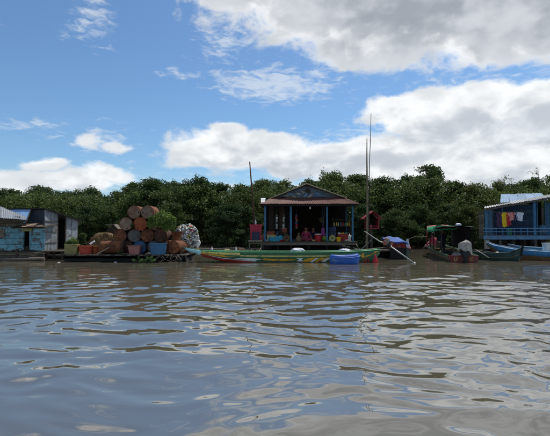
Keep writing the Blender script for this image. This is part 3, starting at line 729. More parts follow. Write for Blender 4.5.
# ---------------------------------------------------------------- drum barge
bg = thing('drum_barge', (PX(124, 19.2), 19.2, 0.0), 'low black wooden barge carrying the rusty drums and tubs', 'barge')
DZ = 0.31
x0, x1 = PX(62, 18.2), PX(186, 18.2)
n_ = 30
for k in range(n_):
    a = x0 + (x1 - x0) * k / n_; w = (x1 - x0) / n_ - .012; fr = rnd.uniform(-.10, .06)
    MB().box((a + w / 2, 19.45 + fr / 2, DZ - .025), (w, 2.55 - fr, .045 + rnd.uniform(0, .008)), Matrix.Rotation(rnd.uniform(-.006, .006), 3, 'Y')).build('deck_plank', 'deck_wood' if k % 3 else 'wood_dark', bg)
for y_ in (18.3, 19.4, 20.5):
    MB().beam((x0 + .02, y_, DZ - .11), (x1 - .02, y_, DZ - .10), .12, .12).build('beam', 'wood_black', bg)
for k in range(9):
    xx = x0 + .35 + k * .58
    MB().lathe([(.0, -.9), (.2, -.9), (.21, -.88), (.21, .9), (.2, .92), (0, .92)], 12, (xx, 19.35, 0.0), 'Y').build('float_drum', 'wood_black', bg)
MB().box(((x0 + x1) / 2 - .6, 18.26, .12), (x1 - x0 - 1.4, .04, .22)).build('skirt_board', 'wood_black', bg)
for k in range(16):
    xx = x1 - 1.7 + rnd.uniform(0, 1.7); yy = 18.15 + rnd.uniform(-.1, .1)
    MB().tube([(xx, yy, .30 + rnd.uniform(-.06, .02)), (xx + rnd.uniform(-.2, .2), yy - .05, .12), (xx + rnd.uniform(-.4, .4), yy - .05, -.06)], [.018, .015, .01], 5).build('stick', 'wood_grey', bg)

def drum(c, m_body, m_end, label, axis_rot=0.0, Rr=.29, Ln=.88, tilt=0.0, group='rusty oil drums', name='oil_drum'):
    M = Matrix.Translation(Vector(c)) @ Matrix.Rotation(axis_rot, 4, 'Z') @ Matrix.Rotation(tilt, 4, 'Y')
    t_ = thing(name, c, label, 'drum', group)
    pr = [(Rr * .985, 0), (Rr, .012), (Rr, .03), (Rr * .965, .05)]
    for f in (1 / 3, 2 / 3): pr += [(Rr * .965, Ln * f - .03), (Rr * .995, Ln * f - .01), (Rr * .995, Ln * f + .01), (Rr * .965, Ln * f + .03)]
    pr += [(Rr * .965, Ln - .05), (Rr, Ln - .03), (Rr, Ln - .012), (Rr * .985, Ln), (Rr * .94, Ln - .002), (Rr * .94, Ln - .02), (0, Ln - .022)]
    b_ = MB(M); b_.lathe([(0, .022), (Rr * .9, .02), (Rr * .94, .02), (Rr * .94, 0.002)] + pr, 28, (0, 0, 0), 'Y', True)
    b_.build('body', m_body, t_)
    e = MB(M); e.lathe([(0, .010), (Rr * .55, .009), (Rr * .57, .013), (Rr * .80, .013), (Rr * .82, .010), (Rr * .935, .012), (Rr * .935, .021), (0, .0215)], 28, (0, 0, 0), 'Y', True)
    en = e.build('end_plate', m_end, t_)
    q = MB(M); an = rnd.uniform(0, 6.28); q.lathe([(0, -.004), (.032, -.004), (.036, .004), (.036, .012), (0, .012)], 10, (Rr * .68 * math.cos(an), 0.002, Rr * .68 * math.sin(an)), 'Y')
    q.build('bung', 'rust_dark', en)
    return t_
YD = 18.62; sc = FPX / YD; dxp = .592
base_x = PX(140.3, YD)
DR = .29; z_row = [DZ + DR + k * DR * 1.732 for k in range(4)]
rows_ = [(-2, -1, 0, 1, 2), (-1.5, -.5, .5, 1.5), (-1, 0, 1), (-.5, .5)]
looks = {(0, 0): ('rust_dark', 'rust_dark', 'dark rusty drum at the bottom left corner of the stack'), (0, 1): ('rust_dark', 'rust_dark', 'dark rusty drum in the bottom row behind the mauve tub'),
 (0, 2): ('drum_blue', 'drum_blue', 'blue ended drum in the bottom row beside the mauve tub'), (0, 3): ('rust_dark', 'drum_steel', 'dark drum in the bottom row just left of the light blue tub'),
 (0, 4): ('rust_brown', 'rust_brown', 'brown drum at the bottom right corner of the stack behind the light blue tub'),
 (1, 0): ('rust_dark', 'rust_brown', 'dark red drum second row up, left end'), (1, 1): ('drum_steel', 'drum_steel', 'grey steel drum second row up, under the two left third row drums'),
 (1, 2): ('rust_brown', 'rust_brown', 'reddish brown drum second row up, below the orange drum'), (1, 3): ('rust_dark', 'rust_dark', 'dark drum second row up below the green potted plant'),
 (2, 0): ('rust_brown', 'rust_grey', 'brown drum third row up, left of the orange drum'), (2, 1): ('rust_orange', 'rust_orange', 'bright orange rusty drum in the middle of the third row'),
 (2, 2): ('rust_brown', 'rust_grey', 'brown drum third row up, half hidden behind leaves'),
 (3, 0): ('rust_brown', 'rust_grey', 'grey ended drum on top of the stack, left of two'), (3, 1): ('rust_brown', 'rust_grey', 'grey brown ended drum on top of the stack, right of two')}
for r_, cols in enumerate(rows_):
    for k, cx_ in enumerate(cols):
        a_, b_, lab = looks[(r_, k)]
        drum((base_x + cx_ * dxp + (.02 if r_ else 0) + (rnd.uniform(-.012, .012)), YD + rnd.uniform(-.16, .12), z_row[r_]), a_, b_, lab, rnd.uniform(-.10, .10) if r_ else rnd.uniform(-.03, .03))
# drums lying apart
drum((PX(173.5, 18.5), 18.5, DZ + .29), 'rust_brown', 'rust_brown', 'brown drum lying at the right end of the barge beside the light blue tub', -.35)
dd = thing('boiler_drum', (PX(114, 18.5), 18.6, DZ), 'long dark red rusty tank lying across the barge left of the drum stack', 'tank')
M_ = Matrix.Translation((PX(100.5, 18.6), 18.75, DZ + .285)) @ Matrix.Rotation(-.16, 4, 'Z')
MB(M_).lathe([(0, 0), (.26, 0), (.28, .02), (.28, .36), (.287, .38), (.28, .40), (.28, .74), (.287, .76), (.28, .78), (.28, 1.10), (.265, 1.12), (.25, 1.12), (.25, 1.06), (0, 1.06)], 26, (0, 0, 0), 'X', True).build('body', 'rust_brown', dd)
MB(M_).lathe([(.281, 1.02), (.292, 1.02), (.292, 1.125), (.262, 1.125)], 26, (0, 0, 0), 'X', True).build('rim', 'rust_dark', dd)
MB(M_).lathe([(.0, .5), (.04, .5), (.04, .56), (0, .56)], 10, (.2, 0, -.24 + .0), 'Z').build('bung', 'rust_dark', dd)

def tub(name, cx_, cy_, z0, wt, wb, h, d, m, label, cat, rim=.02, wall=.02, group=None, n=4, rot=0.0):
    """open tapering tub: n = 4 gives a rounded box, larger n a round tub; the walls have thickness"""
    t_ = thing(name, (cx_, cy_, z0), label, cat, group)
    def ring(w, dd_, z):
        k = 24; out_ = []
        for i in range(k):
            a = 2 * math.pi * i / k + 1e-4
            e = 0.28 if n == 4 else 1.0
            x = math.copysign(abs(math.cos(a)) ** e, math.cos(a)) * w / 2; y = math.copysign(abs(math.sin(a)) ** e, math.sin(a)) * dd_ / 2
            out_.append((x, y, z))
        return out_
    M2 = Matrix.Translation((cx_, cy_, z0)) @ Matrix.Rotation(rot, 4, 'Z')
    db = d * wb / wt
    mb = MB(M2); rows2 = [ring(wb, db, 0), ring(wb, db, .002), ring(wt, d, h - .03), ring(wt, d, h), ring(wt - 2 * wall, d - 2 * wall, h), ring(wb - 2 * wall, db - 2 * wall, wall)]
    mb.grid(rows2, True, True); o = len(mb.v); mb.f.append(list(range(24))); mb.sm.append(False); mb.f.append([o - 24 + i for i in range(24)]); mb.sm.append(False)
    mb.build('body', m, t_)
    rr2 = MB(M2); rr2.grid([ring(wt + .004, d + .004, h - .035), ring(wt + 2 * rim, d + 2 * rim, h - .03), ring(wt + 2 * rim, d + 2 * rim, h + .004), ring(wt + .0, d + .0, h + .006)], True, True)
    rr2.build('rim', m, t_)
    return t_
s18 = FPX / 18.35
tb = tub('planter_box', PX(72.5, 18.5), 18.5, DZ, 13 / s18, 12.4 / s18, 10 / s18, .36, 'foam_tan', 'tan foam box planted with light green leaves on the barge', 'planter', rim=.008, wall=.035)
MB().box((PX(72.5, 18.5), 18.5, DZ + .36), (.44, .27, .04)).build('soil', 'soil', tb)
for k, (dx_, dz_, r_) in enumerate(((-.16, .50, .13), (0, .55, .15), (.14, .50, .13))): leaf_ball('leaves', (PX(72.5, 18.5) + dx_, 18.5, DZ + dz_), r_, 170, .07, 'leaf_fresh', tb, k)
tub('basin', PX(85.7, 18.5), 18.5, DZ, 13 / s18, 10.6 / s18, 8.3 / s18, .42, 'plastic_red', 'bright red plastic basin on the barge next to the tan planter', 'basin', n=16)
rt = tub('tub', PX(95.5, 18.75), 18.78, DZ, .36, .30, .34, .36, 'rust_orange', 'dull orange red pot between the red basin and the long tank', 'pot', n=16)
MB().prism([P(89.5, 243.6, 18.6), P(94, 241, 18.6), P(95, 241.6, 18.6), P(91, 245.0, 18.6)], (0, .04, .02)).build('plank_scrap', 'plastic_white', None, loc=P(92, 244, 18.6), label='white scrap of board leaning by the red basin', cat='board')
tub('tub', PX(135.4, 18.35), 18.33, DZ, 12.4 / s18, 9.8 / s18, 8.8 / s18, .34, 'plastic_mauve', 'dusty mauve plastic tub in front of the drum stack', 'tub')
tub('tub', PX(158.8, 18.4), 18.36, DZ, 16 / s18, 13.8 / s18, 11.3 / s18, .42, 'plastic_sky', 'light blue plastic tub in front of the drum stack', 'tub', rot=.1)
# dark shrub between planter and straw
sh = thing('potted_shrub', (PX(82, 19.8), 19.8, DZ), 'dark green shrub in a pot behind the red basin', 'shrub')
MB().lathe([(0, 0), (.12, 0), (.16, .26), (.17, .28), (.15, .28), (.14, .2), (0, .2)], 14, (PX(82, 19.8), 19.8, DZ)).build('pot', 'rust_dark', sh)
for k, (dx_, dz_, r_) in enumerate(((0, .5, .22), (.05, .78, .18), (-.08, .65, .17))): leaf_ball('leaves', (PX(82, 19.8) + dx_, 19.8, DZ + dz_), r_, 200, .08, 'leaf_dark', sh, k + 10)
# straw heap
st = thing('straw_heap', (PX(104, 19.6), 19.6, DZ), 'heap of brown straw on the barge behind the long tank', 'straw')
rows2 = []
for i in range(13):
    v_ = i / 12; row = []
    for k in range(24):
        a = 2 * math.pi * k / 24; rr_ = math.cos(v_ * math.pi / 2) ** .6
        row.append((PX(104, 19.6) + rr_ * (.66 + .06 * math.sin(3 * a)) * math.cos(a), 19.6 + rr_ * .45 * math.sin(a), DZ + .98 * (math.sin(v_ * math.pi / 2) * (.82 + .12 * math.sin(2 * a + 1)))))
    rows2.append(row)
MB().grid(rows2, True).build('mound', 'straw', st)
mb = MB(); rs = np.random.RandomState(3)
for k in range(900):
    a = rs.uniform(0, 6.28); v_ = rs.rand() ** .7; rr_ = math.cos(v_ * 1.5) ** .6
    c = Vector((PX(104, 19.6) + rr_ * .68 * math.cos(a), 19.6 + rr_ * .46 * math.sin(a), DZ + .95 * math.sin(v_ * 1.5) * .86)); d_ = Vector((rs.normal(), rs.normal(), rs.normal() * .5)).normalized() * rs.uniform(.06, .16)
    mb.beam(c - d_, c + d_, .008, .008)
mb.build('stalks', 'straw', st, kind='stuff', fix=False)
# little gabled coop behind the straw
cp = thing('coop', (PX(113, 20.4), 20.4, DZ), 'small grey gabled coop on the barge behind the straw heap', 'coop')
g0, g1, g2 = P(104.5, 238, 20.2), P(113.5, 224.6, 20.2), P(120.5, 232, 20.2)
zb_ = DZ
MB().prism([(g0.x + .08, 20.2, zb_), (g2.x - .05, 20.2, zb_), (g2.x - .05, 20.2, g2.z), (g1.x, 20.2, g1.z - .05), (g0.x + .08, 20.2, g0.z + .03)], (0, .03, 0)).build('gable_wall', 'wood_dark', cp)
MB().prism([(g0.x + .08, 20.65, zb_), (g2.x - .05, 20.65, zb_), (g2.x - .05, 20.65, g2.z), (g1.x, 20.65, g1.z - .05), (g0.x + .08, 20.65, g0.z + .03)], (0, .03, 0)).build('gable_wall', 'wood_dark', cp)
MB().prism([g0 + Vector((-.05, -.08, 0)), g1 + Vector((0, -.08, 0)), g1 + Vector((0, .5, 0)), g0 + Vector((-.05, .5, 0))], (0, 0, .03)).build('roof_panel', 'wood_grey', cp)
MB().prism([g2 + Vector((.03, -.08, 0)), g1 + Vector((.01, -.08, 0)), g1 + Vector((.01, .5, 0)), g2 + Vector((.03, .5, 0))], (0, 0, .03)).build('roof_panel', 'wood_grey', cp)
MB().beam(P(105, 224.8, 20.15), P(114.5, 224.4, 20.15), .04, .04).build('ridge_pole', 'wood_grey', cp)
# rust coloured box
bx = thing('box', (PX(177.5, 19.3), 19.35, DZ), 'rust brown box on end beside the net bag on the barge', 'box')
zz0, zz1 = DZ, PZ(232.5, 19.2)
MB().box((PX(177.5, 19.3), 19.35, (zz0 + zz1) / 2), (.40, .40, zz1 - zz0)).build('body', 'rust_brown', bx)
MB().box((PX(177.5, 19.3), 19.35, zz1 + .012), (.44, .44, .03)).build('lid', 'rust_brown', bx)
# potted plant on the drums
pp = thing('potted_plant', (PX(161, 18.5), 18.75, z_row[1] + .27), 'bushy green plant in a dark pot on the drums', 'plant')
pc = Vector((base_x + 1.5 * dxp, 18.8, z_row[1] + .275))
MB().lathe([(0, 0), (.15, 0), (.21, .26), (.22, .29), (.19, .29), (.17, .22), (0, .22)], 16, pc).build('pot', 'rust_dark', pp)
for k in range(7): MB().tube([pc + Vector((0, 0, .2)), pc + Vector((rnd.uniform(-.15, .15), -.05, .4)), pc + Vector((rnd.uniform(-.35, .45), -.4, rnd.uniform(.35, .6)))], [.012, .01, .006], 5).build('stem', 'bark', pp)
for k, (dx_, dz_, r_) in enumerate(((-.24, .40, .22), (0, .52, .27), (.24, .46, .23), (.42, .30, .2), (-.08, .26, .22), (.18, .18, .2), (-.36, .24, .15), (.52, .42, .13), (.3, .05, .15))): leaf_ball('leaves', pc + Vector((dx_ * 1.1, -.40, dz_)), r_ * 1.12, 230, .085, 'leaf_fresh', pp, k + 30)
lp = thing('trailing_plant', (PX(133, 18.5), 18.6, z_row[1] + .27), 'small green sprig growing between the drums left of the orange drum', 'plant')
sp0 = Vector((base_x - .5 * dxp + .02, 18.56, z_row[1] + .285))
MB().tube([sp0, sp0 + Vector((0, -.03, .12)), sp0 + Vector((.05, -.06, .25))], [.01, .008, .004], 5).build('stem', 'bark', lp)
leaf_ball('leaves', sp0 + Vector((0, -.05, .12)), .12, 110, .07, 'leaf_mid', lp, 77)
# net bag stuffed with bottles and cans
nb_ = thing('net_bag', (PX(186, 19.6), 19.6, DZ), 'bulging net bag packed with white and coloured bottles and cans', 'net bag')
cN = Vector((PX(186, 19.6), 19.6, DZ)); hN = PZ(223.8, 19.6) - DZ
def bag_pt(a, v_, k=1.0):
    w = (.40 + .10 * math.sin(v_ * 2.6 + .3) + .03 * math.sin(3 * a + 4 * v_)) * (1 if v_ < .7 else math.sqrt(max(0, 1 - ((v_ - .7) / .3) ** 2))) * (1 if v_ > .12 else .86 + v_)
    return cN + Vector((w * math.cos(a) * k + .05 * math.sin(3 * v_), w * .85 * math.sin(a) * k, hN * v_ * (0.98 + .02 * math.cos(a))))
MB().grid([[bag_pt(2 * math.pi * k / 24, i / 14, .93) for k in range(24)] for i in range(15)], True).build('sack', 'cloth_grey', nb_)
rs = np.random.RandomState(8)
for m_, cnt in (('plastic_white', 270), ('cloth_grey', 110), ('metal_pale', 90), ('metal_dark', 85), ('drum_blue', 40), ('plastic_scarlet', 28), ('plastic_yellow', 32), ('boat_green_light', 20)):
    mb = MB()
    for k in range(cnt):
        a, v_ = rs.uniform(0, 6.283), rs.uniform(.03, .97); p = bag_pt(a, v_, .96)
        d_ = (p - (cN + Vector((0, 0, hN * v_)))).normalized(); d_ = (d_ + Vector(rs.normal(size=3) * .7)).normalized()
        mb.tube([p - d_ * .07, p + d_ * .02, p + d_ * .045, p + d_ * .06], [.038, .038, .016, .014], 8)
    mb.build('bottles', m_, nb_, kind='stuff', fix=False)
mb = MB()
for k in range(16):
    mb.tube([bag_pt(2 * math.pi * k / 16 + 2.2 * i / 12, i / 12, 1.03) for i in range(1, 12)], .005, 4); mb.tube([bag_pt(2 * math.pi * k / 16 - 2.2 * i / 12, i / 12, 1.03) for i in range(1, 12)], .005, 4)
mb.build('net', 'rope', nb_, kind='stuff', fix=False)
sk = MB(); cS = P(197.5, 243, 19.6)
MB().grid([[cS + Vector(((.13 + .03 * math.sin(2 * a_ + 3 * e_)) * math.cos(a_) * math.cos(e_), .13 * math.sin(a_) * math.cos(e_), -.02 + .2 * math.sin(e_))) for a_ in [2 * math.pi * k / 14 for k in range(14)]] for e_ in [-1.5 + 3 * i / 8 for i in range(9)]], True).build('plastic_bag', 'plastic_white', None, loc=cS - Vector((0, 0, .2)), label='small white bag hanging at the right side of the net bag', cat='bag')
# floating water hyacinth and litter
hy = thing('water_hyacinth', (PX(146, 17.9), 17.9, 0), 'green floating water plant in front of the drum barge', 'water plant')
rs = np.random.RandomState(9); sm_ = MB(); lv = MB()
for k in range(14):
    b0 = Vector((PX(146, 17.7) + rs.normal() * .2, 17.65 + rs.normal() * .12, -.02)); tip = b0 + Vector((rs.normal() * .13, rs.normal() * .06 - .03, rs.uniform(.06, .22)))
    sm_.tube([b0, b0.lerp(tip, .5) + Vector((0, 0, .03)), tip], [.012, .014, .006], 5)
    d_ = Vector((rs.normal(), rs.normal() * .6, rs.uniform(.2, .8))).normalized(); s_ = d_.cross(Vector((.2, -1, .3))).normalized(); nn = d_.cross(s_)
    pts = [tip + d_ * (.07 + .075 * math.cos(q)) + s_ * (.055 * math.sin(q)) for q in [2 * math.pi * j / 10 for j in range(10)]]
    lv.prism(pts, nn * .005)
sm_.build('stems', 'leaf_fresh', hy); lv.build('leaves', 'leaf_fresh', hy)
for px, py, lab in ((59.5, 262.5, 'white litter floating at the left corner of the drum barge'), (116, 262.2, 'small white litter floating below the long rusty tank')):
    Y = CAMZ * FPX / (py - HY); c = Vector((PX(px, Y), Y, 0))
    MB().lathe([(0, -.05), (.02, -.05), (.022, -.04), (.022, .03), (.01, .05), (.01, .065), (0, .065)], 10, (0, 0, 0), 'X').build('bottle', 'plastic_white', None, loc=(0, 0, 0), label=lab, cat='litter', group='floating litter').location = c

for px, py, ln, an, m_, lab in ((98, 244.5, .55, .5, 'wood_pale', 'pale stick leaning against the long rusty tank'), (122, 251.5, .5, -.3, 'wood_grey', 'grey plank scrap lying under the right end of the long tank'), (146, 252.6, .45, .2, 'wood_pale', 'pale plank scrap lying between the mauve and light blue tubs'), (181, 249, .7, .9, 'wood_grey', 'grey stick leaning at the right corner of the barge')):
    c = Vector((PX(px, 18.3), 18.26, DZ + .03)); d_ = Vector((math.cos(an), .1, math.sin(an) if an > .4 else .02)).normalized() * ln
    MB().beam(c, c + d_, .05, .03).build('stick', m_, None, loc=c, label=lab, cat='stick')
hg = thing('grass_clump', (PX(117, 18.35), 18.3, DZ), 'tuft of dry green weeds on the barge edge by the mauve tub', 'weeds')
leaf_ball('leaves', (PX(121, 18.3), 18.25, DZ + .07), .13, 120, .08, 'leaf_mid', hg, 91, .5)
# ---------------------------------------------------------------- central gabled house
YH = 23.0
hc = thing('gabled_house', (PX(309, YH), YH, 0.0), 'dark open fronted floating house with gable roof, red eave and blue posts', 'house')
dk = PZ(241.6, YH)                     # deck top
hx0, hx1 = PX(261, YH), PX(357.5, YH)
for k in range(9): MB().box(((hx0 + hx1) / 2 + rnd.uniform(-.02, .02), YH + .09 + k * .2, dk - .025 + rnd.uniform(-.004, .004)), (hx1 - hx0, .185, .045)).build('deck_plank', 'deck_wood', hc)
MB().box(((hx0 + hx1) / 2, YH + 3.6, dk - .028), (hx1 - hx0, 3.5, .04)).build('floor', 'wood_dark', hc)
MB().beam((hx0, YH + .03, dk - .12), (hx1, YH + .03, dk - .12), .06, .13).build('deck_beam', 'wood_grey', hc)
for pp_ in (265, 278, 291, 309, 327, 340, 352.5): MB().beam((PX(pp_, YH), YH + .12, -.3), (PX(pp_, YH), YH + .12, dk - .19), .09, .09).build('stilt', 'wood_black', hc)
for y_ in (YH + .5, YH + 1.6, YH + 3.0, YH + 4.6): MB().tube([(hx0 - .1, y_, .18), (hx1 + .1, y_, .18)], .2, 10).build('float_log', 'wood_black', hc)
ze = PZ(204.5, YH)
for pp_ in (265, 291, 327, 352.7):
    MB().beam((PX(pp_, YH + .15), YH + .15, dk), (PX(pp_, YH + .15), YH + .15, ze + .02), .085, .085).build('post', 'blue_post', hc)
for pp_ in (265, 352.7, 291, 327):
    MB().beam((PX(pp_, YH + .15), YH + 2.2, dk), (PX(pp_, YH + .15), YH + 2.2, ze + .5), .08, .08).build('post', 'blue_paint', hc)
MB().beam((hx0 + .1, YH + .15, ze + .0), (hx1 - .1, YH + .15, ze + .0), .07, .10).build('eave_beam', 'wood_dark', hc)
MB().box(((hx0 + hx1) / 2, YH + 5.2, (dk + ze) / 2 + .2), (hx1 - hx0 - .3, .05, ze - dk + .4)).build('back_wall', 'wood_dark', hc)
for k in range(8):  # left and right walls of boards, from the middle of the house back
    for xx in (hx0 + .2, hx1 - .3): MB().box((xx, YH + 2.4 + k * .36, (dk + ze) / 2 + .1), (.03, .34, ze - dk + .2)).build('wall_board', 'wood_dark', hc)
for k in range(4):
    a = PX(268.5 + 5.4 * k, YH + 2.2); w = 5.2 * (YH + 2.2) / FPX
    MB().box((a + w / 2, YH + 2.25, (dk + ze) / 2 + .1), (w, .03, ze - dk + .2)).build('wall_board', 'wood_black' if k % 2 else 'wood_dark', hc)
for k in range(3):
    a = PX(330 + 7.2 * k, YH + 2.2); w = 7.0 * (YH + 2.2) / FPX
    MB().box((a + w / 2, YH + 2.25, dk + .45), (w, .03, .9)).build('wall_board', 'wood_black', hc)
# skirt roof: front band of red tin with hipped ends
f0, f1 = P(259.5, 203.6, YH - .25), P(359.5, 203.6, YH - .25)
t0, t1 = P(273, 197.2, YH + .9), P(343.5, 197.2, YH + .9)
n_ = 11
for k in range(n_):
    u0, u1 = k / n_, (k + 1) / n_ + .008
    corrugated(f0.lerp(f1, u0), f0.lerp(f1, min(u1, 1)), t0.lerp(t1, min(u1, 1)), t0.lerp(t1, u0), 5, .014, sag=.008, seed=k).build('eave_sheet', 'tin_red', hc)
MB().box(((f0.x + f1.x) / 2, YH - .14, f0.z - .08), (f1.x - f0.x - .2, .03, .10)).build('fascia', 'wood_black', hc)
# hip sides of the skirt
for s_, f_, t_ in ((-1, f0, t0), (1, f1, t1)):
    fb, tb_ = f_ + Vector((0, 5.6, 0)), t_ + Vector((0, 4.4, 0))
    for k in range(4): corrugated(f_.lerp(fb, k / 4), f_.lerp(fb, (k + 1) / 4), t_.lerp(tb_, (k + 1) / 4), t_.lerp(tb_, k / 4), 8, .014, seed=k).build('eave_sheet', 'tin_red', hc)
# main gable
YG = YH + .9
ap = P(306.5, 184.2, YG); gl, gr_ = P(271.5, 198.2, YG), P(345.5, 198.2, YG)
for s_, g_ in ((-1, gl), (1, gr_)):
    for k in range(4):
        a, b_ = Vector((0, k * 1.12 - .18, 0)), Vector((0, (k + 1) * 1.12 - .16, 0))
        corrugated(g_ + a, g_ + b_, ap + b_, ap + a, 7, .014, seed=k).build('roof_sheet', 'rust_grey', hc)
    MB().beam(g_ + Vector((0, -.24, .01)), ap + Vector((0, -.24, .01)), .05, .13, up=(0, 1, 0)).build('barge_board', 'barge_tan', hc)
MB().beam(ap + Vector((0, -.2, .03)), ap + Vector((0, 4.4, .03)), .2, .04).build('ridge_cap', 'rust_grey', hc)
# pediment: slate boards, each cut to the slope
z0 = t0.z + .02; nb2 = 5; zt_ = ap.z - .12
for k in range(nb2):
    za, zc = z0 + (zt_ - z0) * k / nb2, z0 + (zt_ - z0) * (k + 1) / nb2
    def xs(z): u = (z - gl.z) / (ap.z - gl.z); return gl.x + (ap.x - gl.x) * u + .12, gr_.x + (ap.x - gr_.x) * u - .12
    a0, a1 = xs(za); c0, c1 = xs(zc)
    MB().prism([(a0, YG, za + .004), (a1, YG, za + .004), (max(c1, c0 + .01), YG, zc - .004), (c0, YG, zc - .004)], (0, .03, 0)).build('gable_board', 'gable_slate', hc)
def gable_plate(pts, m): MB().prism([P(a, b_, YG - .03) for a, b_ in pts], (0, .025, 0)).build('gable_ornament', m, hc)
for pts, m in ((((283, 196.4), (287, 194.2), (290, 195), (288, 197)), 'wood_pale'), (((287, 193), (292, 193.6), (293, 195), (288, 194.8)), 'blue_pale'), (((291.5, 195.4), (295.5, 195.8), (297, 197.6), (293, 197.4)), 'cloth_grey'),
    (((296.2, 192.4), (299.6, 193), (301, 194.8), (297.5, 194.6)), 'cloth_grey'), (((300.4, 190), (303, 191), (305, 193.2), (302, 192.2)), 'wood_pale'), (((297.6, 196), (301.4, 196.2), (302.6, 197.8), (299, 197.6)), 'blue_pale'),
    (((303, 196.8), (306.8, 193), (308, 194), (305, 197.4)), 'blue_pale'), (((306.6, 197.4), (309.2, 196), (313.6, 192.4), (312.4, 195.4), (309.8, 197.6)), 'cloth_grey'),
    (((314, 194), (325, 195.2), (325.6, 196.2), (314.4, 195.6)), 'blue_pale'), (((312, 196.6), (334, 196.8), (335, 197.6), (312, 197.6)), 'slate_board'), (((315, 192.2), (320, 192.8), (321, 194), (315.4, 193.6)), 'blue_pale'), (((304.6, 190.6), (307.2, 187.6), (311, 190.4), (308.6, 194.2)), 'wood_dark')): gable_plate(pts, m)
MB().prism([P(261, 203.2, YH - .1), P(260.8, 198.6, YH + .3), P(265.6, 198.4, YH + .3), P(264.6, 201.8, YH)], (0, .03, .03)).build('flashing', 'plastic_white', hc)
# hanging lamp bulb under the eave
lb = thing('light_bulb', (PX(310.2, YH + .05), YH + .05, PZ(207.5, YH)), 'small white bulb hanging under the red eave', 'bulb')
bz = PZ(207.8, YH)
MB().lathe([(0, -.06), (.035, -.045), (.05, 0), (.035, .04), (.02, .07), (0, .07)], 12, (PX(310.2, YH + .05), YH + .05, bz), smooth=True).build('globe', 'bulb', lb)
MB().beam((PX(310.2, YH + .05), YH + .05, bz + .06), (PX(310.2, YH + .05), YH + .1, ze - .03), .012, .012).build('cord', 'metal_dark', lb)

